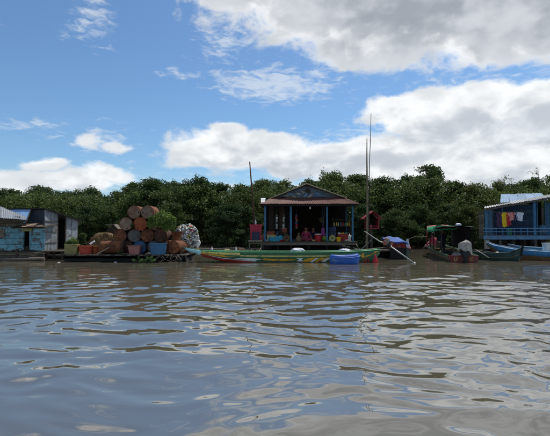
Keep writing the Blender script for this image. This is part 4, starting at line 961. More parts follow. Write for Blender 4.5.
# ---------------------------------------------------------------- people
def skin_mesh(joints, edges, root, sub=2):
    """one continuous surface grown over the joints (Skin + Subdivision)"""
    names = list(joints); me = bpy.data.meshes.new('tmp')
    me.from_pydata([joints[n][:3] for n in names], [(names.index(a), names.index(b)) for a, b in edges], [])
    o = bpy.data.objects.new('tmp', me); col.objects.link(o)
    o.modifiers.new('s', 'SKIN'); sv_ = me.skin_vertices[0].data
    for i, n in enumerate(names):
        r_ = joints[n][3]; sv_[i].radius = (r_, r_) if not isinstance(r_, tuple) else r_; sv_[i].use_root = (n == root)
    m2 = o.modifiers.new('u', 'SUBSURF'); m2.levels = sub; m2.render_levels = sub
    bpy.context.view_layer.update()
    dg = bpy.context.evaluated_depsgraph_get()
    res = bpy.data.meshes.new_from_object(o.evaluated_get(dg))
    bpy.data.objects.remove(o)
    return res
def person(loc, rotz, pose, shirt, trousers, label, hair_long=False, scale=1.0, long_sleeve=False, look=0.0):
    p = thing('person', loc, label, 'person')
    p.rotation_euler = (0, 0, rotz)
    J = dict(pose); E = [('pelvis', 'belly'), ('belly', 'chest'), ('chest', 'neck'), ('neck', 'jaw'), ('jaw', 'head'), ('head', 'crown')]
    for s_ in 'lr':
        E += [('chest', 'sh_' + s_), ('sh_' + s_, 'el_' + s_), ('el_' + s_, 'wr_' + s_), ('wr_' + s_, 'palm_' + s_), ('pelvis', 'hip_' + s_), ('hip_' + s_, 'kn_' + s_), ('kn_' + s_, 'an_' + s_), ('an_' + s_, 'toe_' + s_)]
        w, pm = Vector(J['wr_' + s_][:3]), Vector(J['palm_' + s_][:3]); d_ = (pm - w).normalized()
        side = d_.cross(Vector((0, 0, 1)) if abs(d_.z) < .9 else Vector((0, 1, 0))).normalized(); curl = d_.cross(side)
        for k in range(4):
            a = pm + side * (.027 * (k - 1.5)) + d_ * .03; ln = (.062, .075, .07, .055)[k]
            q = a + d_ * ln * .6 + curl * .012; e = a + d_ * ln + curl * .035
            for nme, pt, r_ in (('f%d' % k, a, .010), ('g%d' % k, q, .009), ('h%d' % k, e, .008)): J[nme + s_] = (*pt, r_)
            E += [('palm_' + s_, 'f%d' % k + s_), ('f%d' % k + s_, 'g%d' % k + s_), ('g%d' % k + s_, 'h%d' % k + s_)]
        tb_ = w.lerp(pm, .55) + side * .035; J['t0' + s_] = (*tb_, .011); J['t1' + s_] = (*(tb_ + side * .022 + d_ * .035 + curl * .01), .009)
        E += [('palm_' + s_, 't0' + s_), ('t0' + s_, 't1' + s_)]
    J = {k: (v[0] * scale, v[1] * scale, v[2] * scale, tuple(x * scale for x in v[3]) if isinstance(v[3], tuple) else v[3] * scale) for k, v in J.items()}
    me = skin_mesh(J, E, 'pelvis')
    me.materials.clear()
    for m_ in ('skin', shirt, trousers): me.materials.append(MATS[m_])
    seg = []
    for a, b_ in E:
        nm = {a, b_}; base = a.split('_')[0] + b_.split('_')[0]
        z = 0
        if base in ('pelvisbelly', 'bellychest', 'chestsh', 'shel') or (long_sleeve and base == 'elwr'): z = 1
        if base in ('pelviship', 'hipkn', 'knan'): z = 2
        seg.append((Vector(J[a][:3]), Vector(J[b_][:3]), z))
    for pol in me.polygons:
        c = pol.center; best = (9, 0)
        for a, b_, z in seg:
            ab = b_ - a; t_ = max(0, min(1, (c - a).dot(ab) / max(ab.length_squared, 1e-9))); d_ = (c - (a + ab * t_)).length
            if d_ < best[0]: best = (d_, z)
        pol.material_index = best[1]; pol.use_smooth = True
    me.name = 'body'; b_ = bpy.data.objects.new('body', me); col.objects.link(b_); b_.parent = p
    # face and hair
    hd = Vector(J['head'][:3]); fw = Matrix.Rotation(look, 3, 'Z') @ Vector((0, -1, 0)); rt_ = Vector((-fw.y, fw.x, 0)); r_ = .095 * scale
    def small(nm, m_, mb): 
        o = mb.build(nm, m_, None); o.parent = p; return o
    for s_ in (-1, 1):
        mb = MB(); mb.lathe([(0, -.011), (.009, -.007), (.012, 0), (.009, .007), (0, .011)], 8, hd + fw * r_ * .93 + rt_ * s_ * .034 * scale + Vector((0, 0, .005)), smooth=True); small('eye', 'hair', mb)
        mb = MB(); mb.lathe([(0, -.03), (.012, -.02), (.016, .005), (.010, .03), (0, .034)], 8, hd + rt_ * s_ * r_ * .98 - Vector((0, 0, .01)), smooth=True); small('ear', 'skin', mb)
    mb = MB(); q = hd + fw * r_ * .95; mb.add([q + rt_ * .014 - Vector((0, 0, .035)), q - rt_ * .014 - Vector((0, 0, .035)), q + fw * .02 - Vector((0, 0, .03)), q + Vector((0, 0, .012))], [(0, 1, 2), (0, 2, 3), (1, 3, 2), (0, 3, 1)], True); small('nose', 'skin', mb)
    mb = MB(); mb.box(hd + fw * (r_ * .86) - Vector((0, 0, .055 * scale)), (.045, .02, .010)); small('mouth', 'cloth_red', mb)
    mb = MB(); rows2 = []
    for i in range(9):
        e_ = 1.57 - i * (2.0 if hair_long else 1.65) / 8; row = []
        for k in range(16):
            a = 2 * math.pi * k / 16; d_ = rt_ * math.cos(a) + fw * -math.sin(a)
            back = .5 - .5 * (d_.dot(fw)); ee = e_ if e_ > .35 else max(e_, .42 - 1.2 * back)
            rad = r_ * 1.12
            row.append(hd + Vector((0, 0, .022 * scale)) + d_ * rad * math.cos(ee) + Vector((0, 0, rad * 1.08 * math.sin(ee))))
        rows2.append(row)
    mb.grid(rows2, True); small('hair', 'hair', mb)
    return p
sit = dict(pelvis=(0, 0, .13, (.15, .12)), belly=(0, -.01, .28, (.135, .11)), chest=(0, -.03, .44, (.145, .105)), neck=(0, -.045, .57, .05), jaw=(0, -.06, .62, .06), head=(0, -.065, .70, .085), crown=(0, -.06, .77, .06),
    sh_l=(.165, -.02, .50, .058), el_l=(.26, -.10, .28, .042), wr_l=(.30, -.30, .12, .030), palm_l=(.305, -.37, .06, (.038, .018)),
    sh_r=(-.165, -.02, .50, .058), el_r=(-.25, -.08, .27, .042), wr_r=(-.14, -.26, .18, .030), palm_r=(-.09, -.31, .17, (.038, .018)),
    hip_l=(.10, -.03, .11, .095), kn_l=(.34, -.30, .13, .065), an_l=(-.02, -.36, .06, .042), toe_l=(-.12, -.42, .045, .032),
    hip_r=(-.10, -.03, .11, .095), kn_r=(-.34, -.27, .13, .065), an_r=(.02, -.24, .06, .042), toe_r=(.13, -.27, .045, .032))
person((PX(306, YH + .75), YH + .85, dk), .15, sit, 'cloth_magenta', 'cloth_magenta', 'person in magenta clothes sitting cross legged on the house deck', True, .98)
stand = dict(pelvis=(0, 0, .90, (.14, .11)), belly=(0, -.01, 1.04, (.125, .10)), chest=(0, -.01, 1.24, (.145, .105)), neck=(0, -.01, 1.40, .05), jaw=(0, -.03, 1.45, .06), head=(0, -.03, 1.53, .085), crown=(0, -.03, 1.60, .06),
    sh_l=(.17, 0, 1.33, .056), el_l=(.23, -.03, 1.06, .042), wr_l=(.24, -.16, .86, .030), palm_l=(.235, -.20, .79, (.038, .018)),
    sh_r=(-.17, 0, 1.33, .056), el_r=(-.23, -.02, 1.06, .042), wr_r=(-.24, -.14, .86, .030), palm_r=(-.235, -.18, .79, (.038, .018)),
    hip_l=(.09, 0, .86, .09), kn_l=(.10, -.03, .47, .062), an_l=(.10, .01, .09, .042), toe_l=(.11, -.13, .035, .034),
    hip_r=(-.09, 0, .86, .09), kn_r=(-.10, -.02, .47, .062), an_r=(-.10, .02, .09, .042), toe_r=(-.11, -.12, .035, .034))
back_sit = {k: tuple(v) for k, v in sit.items()}
person((PX(313.5, YH + 1.9), YH + 1.9, dk), -.5, back_sit, 'cloth_navy', 'cloth_dark', 'dim person in dark clothes sitting behind the one in magenta', False, .98)

# ---------------------------------------------------------------- goods on the house deck
yd = YH + .45; s23 = FPX / yd
tub('basin', PX(271.5, yd), yd + .25, dk, 9.5 / s23, 8 / s23, 6.6 / s23, .42, 'plastic_cream', 'cream yellow basin at the left of the house deck', 'basin', n=16)
tub('basin', PX(271, yd), yd + .27, dk + 6.8 / s23 - .02, 8.2 / s23, 6.6 / s23, 3.4 / s23, .36, 'terracotta', 'brown basin stacked on the cream yellow basin', 'basin', n=16)
# cyan cloth draped over a low stool
cyc = Vector((PX(275.2, yd - .2), yd - .2, dk))
rows2 = []
for i in range(9):
    v_ = i / 8; row = []
    for k in range(28):
        a = 2 * math.pi * k / 28; r_ = (.38 - .10 * v_ ** 2) * (1 + .10 * math.sin(3 * a + 1) + .07 * math.sin(7 * a)) * (1 - .97 * max(0, v_ - .7) / .3)
        row.append(cyc + Vector((r_ * math.cos(a), r_ * .5 * math.sin(a), (.02 + .20 * min(1, v_ / .7) ** .8) * (1 + .42 * math.cos(2 * a) + .15 * math.cos(a)) * (1 if v_ < .72 else 1 - (v_ - .7) * .8))))
    rows2.append(row)
MB().grid(rows2, True).build('cloth_pile', 'cloth_cyan', None, loc=cyc, label='crumpled cyan cloth heap in front of the cream basin', cat='cloth')
og = Vector((PX(262.8, yd), yd - .1, dk))
MB().grid([[og + Vector(((.15 + .02 * math.sin(3 * a)) * math.cos(e), 0, 0)) * 0 + Vector(((.15 + .02 * math.sin(3 * a + 2)) * math.cos(a) * math.cos(e), .13 * math.sin(a) * math.cos(e), .17 + .17 * math.sin(e))) for a in [2 * math.pi * k / 16 for k in range(16)]] for e in [-1.5 + 3.0 * i / 9 for i in range(10)]], True).build('sack', 'engine_orange', None, loc=og, label='small orange brown sack at the left corner post of the deck', cat='sack')
def wheel_tray(px, py, r_, m_face, m_c, lab):
    c = Vector((PX(px, yd), yd, dk + r_ * 1.0)); t_ = thing('round_tray', c - Vector((0, 0, r_)), lab, 'tray')
    M2 = Matrix.Translation(c) @ Matrix.Rotation(-.12, 4, 'X')
    MB(M2).lathe([(0, .0), (r_ * .92, .0), (r_ * .94, -.05), (r_, -.05), (r_, .03), (0, .03)], 26, (0, 0, 0), 'Y', True).build('dish', m_face, t_)
    MB(M2).lathe([(0, -.035), (r_ * .2, -.03), (r_ * .26, 0), (0, 0.001)], 16, (0, -.002, 0), 'Y', True).build('boss', m_c, t_)
    for k in range(8):
        a = k * math.pi / 4; MB(M2).beam((r_ * .26 * math.cos(a), -.008, r_ * .26 * math.sin(a)), (r_ * .9 * math.cos(a), -.008, r_ * .9 * math.sin(a)), .012, .012, up=(0, 1, 0)).build('rib', m_c, t_)
wheel_tray(286.5, 237, 3.5 / s23, 'straw', 'wood_dark', 'round straw coloured tray propped beside the second blue post')
wheel_tray(332.2, 237.4, 3.2 / s23, 'plastic_cream', 'boat_green', 'round cream tray with green centre right of the third blue post')
MB().lathe([(0, 0), (.12, 0), (.15, .22), (.16, .24), (.13, .24), (.12, .1), (0, .1)], 16, (0, 0, 0)).build('flower_pot', 'terracotta', None, label='terracotta pot on a crate behind the straw coloured tray', cat='pot').location = (PX(284.6, YH + 1.1), YH + 1.1, PZ(232.6, YH + 1.1))
cr = thing('crate', (PX(283.6, YH + 1.1), YH + 1.12, dk), 'dark wooden crate under the terracotta pot', 'crate')
zc_ = PZ(232.6, YH + 1.1); 
for s_ in (-1, 1):
    MB().box((PX(283.6, YH + 1.1) + s_ * .24, YH + 1.1, (dk + zc_) / 2), (.04, .4, zc_ - dk - .004)).build('side', 'wood_dark', cr)
for k in range(3): MB().box((PX(283.6, YH + 1.1), YH + .91, dk + .05 + k * (zc_ - dk - .1) / 2), (.51, .02, .09)).build('slat', 'wood_dark', cr)
MB().box((PX(283.6, YH + 1.1), YH + 1.1, zc_ - .012), (.52, .42, .022)).build('top', 'wood_dark', cr)
bk_ = thing('barrel', (PX(279.5, YH + 1.2), YH + 1.3, dk), 'blue plastic barrel behind the cyan cloth', 'barrel')
MB().lathe([(0, 0), (.17, 0), (.19, .03), (.2, .2), (.2, .38), (.18, .47), (.13, .5), (.13, .54), (0, .54)], 18, (PX(279.5, YH + 1.2), YH + 1.3, dk), smooth=True).build('body', 'plastic_navy', bk_)
# tan tied sack
ts = Vector((PX(298.6, yd), yd, dk))
MB().lathe([(0, 0), (.12, .0), (.16, .06), (.15, .18), (.09, .28), (.035, .34), (.03, .37), (.06, .44), (.05, .46), (0, .45)], 16, (0, 0, 0), smooth=True).build('sack', 'straw', None, label='tan sack tied at the neck left of the person in magenta', cat='sack').location = ts
rb = tub('bucket', PX(318, yd), yd, dk, 7.2 / s23, 6.2 / s23, 6.6 / s23, .38, 'plastic_scarlet', 'bright red bucket on the deck right of the person in magenta', 'bucket', n=16)
MB().lathe([(0, 0), (.17, 0), (.185, .02), (.18, .035), (.06, .06), (0, .065)], 20, (PX(318, yd), yd, dk + 6.6 / s23 + .0), smooth=True).build('lid', 'plastic_white', rb)
mg = Vector((PX(324.6, yd), yd + .05, dk))
mo = thing('melon', mg, 'yellow green melon on the deck left of the third blue post', 'melon')
MB().lathe([(0, 0), (.09, .02), (.14, .09), (.15, .16), (.12, .25), (.05, .30), (0, .30)], 16, mg, smooth=True).build('fruit', 'melon', mo)
vb = P(323, 228, yd + .2)
mb = MB(); rows2 = []
for i in range(8):
    v_ = i / 7; row = []
    for k in range(16):
        a = 2 * math.pi * k / 16; r_ = (.06 + .10 * v_ + .02 * math.sin(9 * v_)) * (1 if v_ < .99 else .5)
        row.append(vb + Vector((r_ * math.cos(a) * (1 + .1 * math.sin(5 * a)), r_ * .6 * math.sin(a), -.44 * v_)))
    rows2.append(row)
vt = thing('cloth_bag', vb - Vector((0, 0, .44)), 'violet cloth bag hanging beside the third blue post', 'bag')
mb.grid(rows2, True).build('body', 'cloth_violet', vt); MB().tube([vb + Vector((0, 0, -.02)), vb + Vector((.05, 0, .5)), (vb.x + .1, vb.y, ze + .02)], .006, 5).build('strap', 'rope', vt)
hb = P(321.5, 220.5, YH + .3); hp = thing('hanging_plant', hb, 'small yellowish hanging plant inside the house front', 'plant')
MB().lathe([(0, -.1), (.06, -.1), (.11, .02), (.1, .02), (0, -.04)], 14, hb).build('pot', 'wood_dark', hp); leaf_ball('leaves', hb + Vector((0, 0, .07)), .14, 120, .07, 'leaf_yellow', hp, 55, .7)
for k in range(3): MB().tube([hb + Vector((.1 * math.cos(k * 2.1), .1 * math.sin(k * 2.1), .02)), (hb.x, hb.y, ze - .05)], .004, 4).build('wire', 'metal_dark', hp)
bb = thing('barrel', (PX(332, YH + 1.2), YH + 1.2, dk), 'dark blue barrel standing behind the cream tray', 'barrel')
MB().lathe([(0, 0), (.21, 0), (.22, .03), (.22, .3), (.23, .32), (.22, .34), (.22, .56), (.23, .58), (.22, .6), (.22, .76), (.19, .80), (0, .80)], 20, (PX(332, YH + 1.2), YH + 1.2, dk), smooth=True).build('body', 'plastic_navy', bb)
tub('bucket', PX(338, yd), yd - .2, dk, 4.6 / s23, 3.8 / s23, 4.4 / s23, .23, 'plastic_yellow', 'small yellow bucket beside the dark red crate', 'bucket', n=16)
rc = thing('crate', (PX(342.8, yd), yd + .12, dk), 'dark red plastic crate filled with goods at the right of the deck', 'crate')
cw, ch = 9.4 / s23, 7.6 / s23
for s_ in (-1, 1): MB().box((PX(342.8, yd) + s_ * cw / 2, yd + .12, dk + ch / 2), (.03, .34, ch)).build('side', 'boat_red', rc)
for k in range(3):
    for yy in (-.17, .17): MB().box((PX(342.8, yd), yd + .12 + yy, dk + ch * (k + .5) / 3), (cw - .03, .025, ch / 3 - .02)).build('slat', 'boat_red', rc)
MB().box((PX(342.8, yd), yd + .12, dk + ch * .45), (cw - .04, .31, ch * .85)).build('filling', 'rust_dark', rc)
for px, m_, lab in ((343, 'plastic_yellow', 'yellow packet lying on the dark red crate'), (339.6, 'plastic_white', 'white packet lying on the dark red crate'), (346, 'boat_green_light', 'green packet lying on the dark red crate')):
    c = Vector((PX(px, yd), yd + .1, dk + ch * .875)); MB().grid([[Vector((.09 * math.cos(a) * math.cos(e), .07 * math.sin(a) * math.cos(e), .062 + .062 * math.sin(e))) for a in [2 * math.pi * k / 10 for k in range(10)]] for e in [-1.4 + 2.8 * i / 6 for i in range(7)]], True).build('packet', m_, None, label=lab, cat='packet').location = c
jg = thing('jug', (PX(349.6, yd), yd, dk), 'white plastic jug beside the right hand blue post', 'jug')
MB().lathe([(0, 0), (.07, 0), (.08, .02), (.08, .26), (.05, .33), (.025, .35), (.025, .40), (0, .40)], 14, (PX(349.3, yd), yd, dk), smooth=True).build('body', 'plastic_white', jg)
MB().tube([(PX(349.3, yd) + .04, yd, dk + .34), (PX(349.3, yd) + .11, yd, dk + .32), (PX(349.3, yd) + .085, yd, dk + .2)], .012, 6).build('handle', 'plastic_white', jg)
# red tank on its stand, bucket before it
YS = 22.4; s22 = FPX / YS; sz = PZ(240.3, YS)
sd = thing('wooden_stand', (PX(255.6, YS), YS, 0), 'grey wooden stand under the red tank', 'stand')
for px in (249.6, 261.6):
    for yy in (-.22, .22): MB().beam((PX(px, YS), YS + yy, -.3), (PX(px, YS), YS + yy, sz - .05), .06, .06).build('leg', 'wood_grey', sd)
for k in range(3): MB().box((PX(255.6, YS), YS - .2 + k * .2, sz - .025), (13.6 / s22, .19, .045)).build('top_plank', 'wood_pale', sd)
for zz in (sz - .14, sz - .42): MB().beam((PX(249.6, YS), YS - .26, zz), (PX(261.6, YS), YS - .26, zz), .03, .06).build('brace', 'wood_grey', sd)
tk = thing('water_tank', (PX(255.8, YS), YS + .05, sz), 'crimson box shaped plastic tank on a wooden stand left of the house', 'tank')
tw, tb2, th_ = 11.6 / s22, 10.2 / s22, 16.2 / s22
mb = MB()
mb.add([(PX(255.8, YS) + a * w / 2, YS + .08 + b_ * .2, z) for w, z in ((tb2, sz), (tw, sz + th_ - .08)) for a, b_ in ((-1, -1), (1, -1), (1, 1), (-1, 1))], [(3, 2, 1, 0), (4, 5, 6, 7), (0, 1, 5, 4), (1, 2, 6, 5), (2, 3, 7, 6), (3, 0, 4, 7)])
mb.build('body', 'plastic_crimson', tk)
MB().box((PX(255.8, YS), YS + .08, sz + th_ - .05), (tw + .06, .46, .06)).build('lid', 'plastic_crimson', tk)
for s_ in (-1, 0, 1): MB().box((PX(255.8, YS) + s_ * tw * .3, YS - .125, sz + th_ * .55), (.035, .02, th_ * .6)).build('rib', 'plastic_crimson', tk)
tub('bucket', PX(256, YS), YS - .2, sz, 7.8 / s22, 6.8 / s22, 8 / s22, .17, 'plastic_navy', 'dark blue grey bucket in front of the crimson tank', 'bucket', n=16, rim=.012)
bt = Vector((PX(255.6, YS), YS + .05, sz + th_ - .02))
MB().lathe([(0, 0), (.04, 0), (.045, .02), (.045, .15), (.018, .21), (.018, .26), (0, .26)], 12, (0, 0, 0), smooth=True).build('bottle', 'plastic_white', None, label='white bottle standing on the crimson tank lid', cat='bottle').location = bt
# slanting dark pole left of the house
mb = MB().tube([P(255.5, 252, 22.7) + Vector((0, 0, -.4)), P(254.2, 222, 22.75), P(252.3, 195, 22.8), P(249.6, 161.5, 22.8)], [.05, .045, .04, .03], 8)
mb.build('pole', 'rust_dark', None, loc=P(255.5, 252, 22.7), label='slanting dark brown pole rising above the trees left of the house', cat='pole')
# tall bamboo pole and thin mast
YB = 21.6
bp = thing('bamboo_pole', (PX(366.6, YB), YB, 0), 'tall thick bamboo pole beside the red spirit house', 'pole')
pts = [P(366.4, 256, YB) + Vector((0, 0, -.4))] + [P(366.4 + 1.6 * u + .5 * math.sin(u * 5), 256 - 118 * u, YB) for u in (.1, .2, .3, .4, .5, .6, .7, .8, .9, 1)]
MB().tube(pts, [.062, .062, .06, .058, .056, .052, .048, .042, .034, .026, .016], 9).build('cane', 'bamboo', bp)
for k in range(1, 11):
    u = k / 10 - .04; c = P(366.4 + 1.6 * u + .5 * math.sin(u * 5), 256 - 118 * u, YB); r_ = [.062, .06, .058, .056, .052, .048, .042, .034, .026, .018][k - 1] + .006
    MB().lathe([(0, -.012), (r_, -.012), (r_ + .002, 0), (r_, .012), (0, .012)], 9, c).build('node_ring', 'bamboo', bp)
MB().tube([P(369.4, 256, YB + .15) + Vector((0, 0, -.4)), P(369, 215, YB + .15), P(369.6, 170, YB + .15), P(370.9, 140, YB + .15), P(371.8, 112.5, YB + .15)], [.022, .022, .02, .017, .012], 7).build('mast', 'wood_dark', None, loc=P(369.4, 256, YB + .15), label='very thin tall mast standing right behind the bamboo pole', cat='mast')
# spirit house
YQ = 22.2; sh = thing('spirit_house', (PX(372.5, YQ), YQ, 0), 'small red gabled spirit house on a post beside the bamboo pole', 'shrine')
q = lambda px, py, dy=0: P(px, py, YQ) + Vector((0, dy, 0))
MB().beam((PX(372.5, YQ), YQ + .25, -.3), (PX(372.5, YQ), YQ + .25, PZ(229, YQ) - .02), .10, .10).build('post', 'wood_grey', sh)
MB().box((PX(372.6, YQ), YQ + .25, PZ(228.3, YQ)), (13.4 * YQ / FPX, .62, .055)).build('floor', 'spirit_red', sh)
for px in (367.2, 378.4):
    for yy in (0, .48): MB().beam(q(px, 228, yy), q(px, 217.5, yy), .05, .05).build('post', 'spirit_red', sh)
    MB().box((PX(px, YQ), YQ + .24, PZ(223, YQ)), (.02, .44, .5)).build('side_wall', 'spirit_red', sh)
MB().prism([q(367, 228, .5), q(378.6, 228, .5), q(378.6, 217, .5), q(372.6, 212.4, .5), q(367, 217, .5)], (0, .02, 0)).build('back_wall', 'wood_black', sh)
for a, b_ in (((362.6, 219.2), (372.7, 211.4)), ((382, 219.2), (372.7, 211.4))):
    MB().prism([q(*a, -.12), q(*b_, -.12), q(*b_, .6), q(*a, .6)], (0, 0, .03)).build('roof_panel', 'spirit_red', sh)
    MB().beam(q(*a, -.14), q(*b_, -.14), .03, .075, up=(0, 1, 0)).build('barge_board', 'spirit_red', sh)
MB().beam(q(367.2, 226, -.02), q(378.4, 226, -.02), .03, .035).build('rail', 'spirit_red', sh)
MB().lathe([(0, 0), (.05, 0), (.065, .08), (.05, .13), (0, .15)], 12, (0, 0, 0), smooth=True).build('offering_bowl', 'cloth_coral', None, label='pink offering bowl inside the red spirit house', cat='bowl').location = (PX(371, YQ + .2), YQ + .2, PZ(228.3, YQ) + .028)
# gangplanks and sticks between house and boats
for a, b_, w, lab in ((P(359, 251.5, 21.6), P(371, 240.2, 22.3), .06, 'thin pale pole leaning by the foot of the bamboo pole'), (P(364.5, 249.6, 20.9), P(391, 246.6, 21.2), .06, 'long pale plank lying level between bamboo pole and tarp boat'),
                      (P(360, 244.8, 22.6), P(366, 236, 22.6), .035, 'short dark stick propped left of the bamboo pole foot')):
    MB().beam(a, b_, w, w * .6).build('pole', 'wood_pale' if w > .04 else 'wood_dark', None, loc=a, label=lab, cat='pole')
MB().tube([P(366.2, 252, 22.0), P(365.6, 241, 22.0)], .025, 7).build('stake', 'wood_pale', None, loc=P(366.2, 252, 22.0), label='short pale stake upright at the foot of the bamboo pole', cat='stake')
rf = thing('mooring_raft', (PX(371, 22.2), 22.3, 0), 'low dark mooring raft under the bamboo pole and spirit house', 'raft')
for k in range(5): MB().box((PX(373, 22), 21.4 + k * .42, .30), (2.1, .38, .05)).build('deck_plank', 'wood_dark', rf)
for y_ in (21.5, 22.9): MB().tube([(PX(353, y_), y_, .12), (PX(393, y_), y_, .12)], .15, 9).build('float_log', 'wood_black', rf)

# shelf with bottles at the back right, strings of packets, bowls: the little shop's stock
YV = YH + 1.75; sf = thing('shelf', (PX(340, YV), YV, dk), 'dark wooden shelf with bottles at the back right of the house', 'shelf')
sx0, sx1 = PX(333, YV), PX(351, YV)
for px in (sx0, sx1):
    for yy in (0, .25): MB().beam((px, YV + yy, dk), (px, YV + yy, dk + 1.35), .04, .04).build('upright', 'wood_dark', sf)
for zz in (.45, .85, 1.2): MB().box(((sx0 + sx1) / 2, YV + .12, dk + zz), (sx1 - sx0 + .06, .32, .03)).build('shelf_board', 'wood_grey', sf)
rr = random.Random(4); cols_ = ['plastic_white', 'plastic_yellow', 'plastic_cream', 'boat_green_light', 'plastic_scarlet', 'metal_pale']
names_ = {'plastic_white': 'white', 'plastic_yellow': 'yellow', 'plastic_cream': 'cream', 'boat_green_light': 'green', 'plastic_scarlet': 'red', 'metal_pale': 'grey'}
for zz in (.85,):
    for k in range(8):
        m_ = cols_[(k * 5 + int(zz * 10)) % 6]
        MB().lathe([(0, 0), (.032, 0), (.036, .02), (.036, .13), (.014, .18), (.014, .22), (0, .22)], 10, (0, 0, 0), smooth=True).build('bottle', m_, None, label='small %s bottle, %s from the left on the %s board of the dark shelf' % (names_[m_], ['first', 'second', 'third', 'fourth', 'fifth', 'sixth', 'seventh', 'eighth'][k], 'lower' if zz < .6 else 'middle'), cat='bottle', group='bottles on the dark shelf').location = (sx0 + .08 + k * (sx1 - sx0 - .16) / 7 + rr.uniform(-.025, .025), YV + .06 + rr.uniform(-.04, .06), dk + zz + .0155)
for j, (px, lab, g_) in enumerate(((276.5, 'string of pale snack packets hanging midway between the left and second posts', 'hanging snack packets'), (283.5, 'string of pale snack packets hanging nearer the second blue post', 'hanging snack packets'), (296.5, 'string of colourful snack packets hanging right of the second post', 'hanging snack packets'))):
    t_ = thing('packet_string', (PX(px, YH + .6), YH + .6, PZ(229, YH + .6)), lab, 'packets', g_); zt_ = ze - .02
    MB().tube([(PX(px, YH + .6), YH + .6, zt_), (PX(px, YH + .6), YH + .6, PZ(228, YH + .6))], .004, 4).build('cord', 'rope', t_)
    for k in range(6):
        m_ = (['cloth_grey', 'metal_pale', 'wood_grey'] if j < 2 else ['straw', 'cloth_red', 'drum_blue'])[k % 3]; zz = PZ(228, YH + .6) + .02 + k * .13
        MB().box((PX(px, YH + .6) + rr.uniform(-.02, .02), YH + .585, zz), (.10, .025, .115), Matrix.Rotation(rr.uniform(-.2, .2), 3, 'Y')).build('packet', m_, t_)
for px, dy_, m_, lab in ((266.6, -.25, 'plastic_white', 'white bowl on the deck edge below the left post'), (281.5, -.3, 'plastic_scarlet', 'small red bowl on the deck edge left of the second post'), (293.6, -.1, 'plastic_sky', 'blue bowl on the deck right of the second post'), (313.2, -.25, 'plastic_cream', 'cream bowl on the deck edge before the red bucket'), (327.9, -.32, 'boat_green_light', 'green bowl on the deck edge at the third post'), (345.5, -.3, 'plastic_white', 'white bowl on the deck edge before the dark red crate')):
    MB().lathe([(0, 0), (.05, 0), (.11, .07), (.12, .09), (.105, .09), (.05, .02), (0, .02)], 16, (0, 0, 0), smooth=True).build('bowl', m_, None, label=lab, cat='bowl').location = (PX(px, yd), yd + dy_, dk + .001)
for a, b_, lab in ((P(262, 244, YH - .02), P(257, 252, 18.75), 'thin mooring rope from the left corner of the house deck to the long boat'), (P(356, 244, YH - .02), P(366, 251.6, 18.7), 'thin mooring rope from the right corner of the house deck to the long boat')):
    m_ = (a + b_) / 2 - Vector((0, 0, .12)); MB().tube([a, a.lerp(m_, .5) - Vector((0, 0, .04)), m_, m_.lerp(b_, .5) - Vector((0, 0, .02)), b_], .012, 6).build('mooring_rope', 'rope', None, loc=a, label=lab, cat='rope')
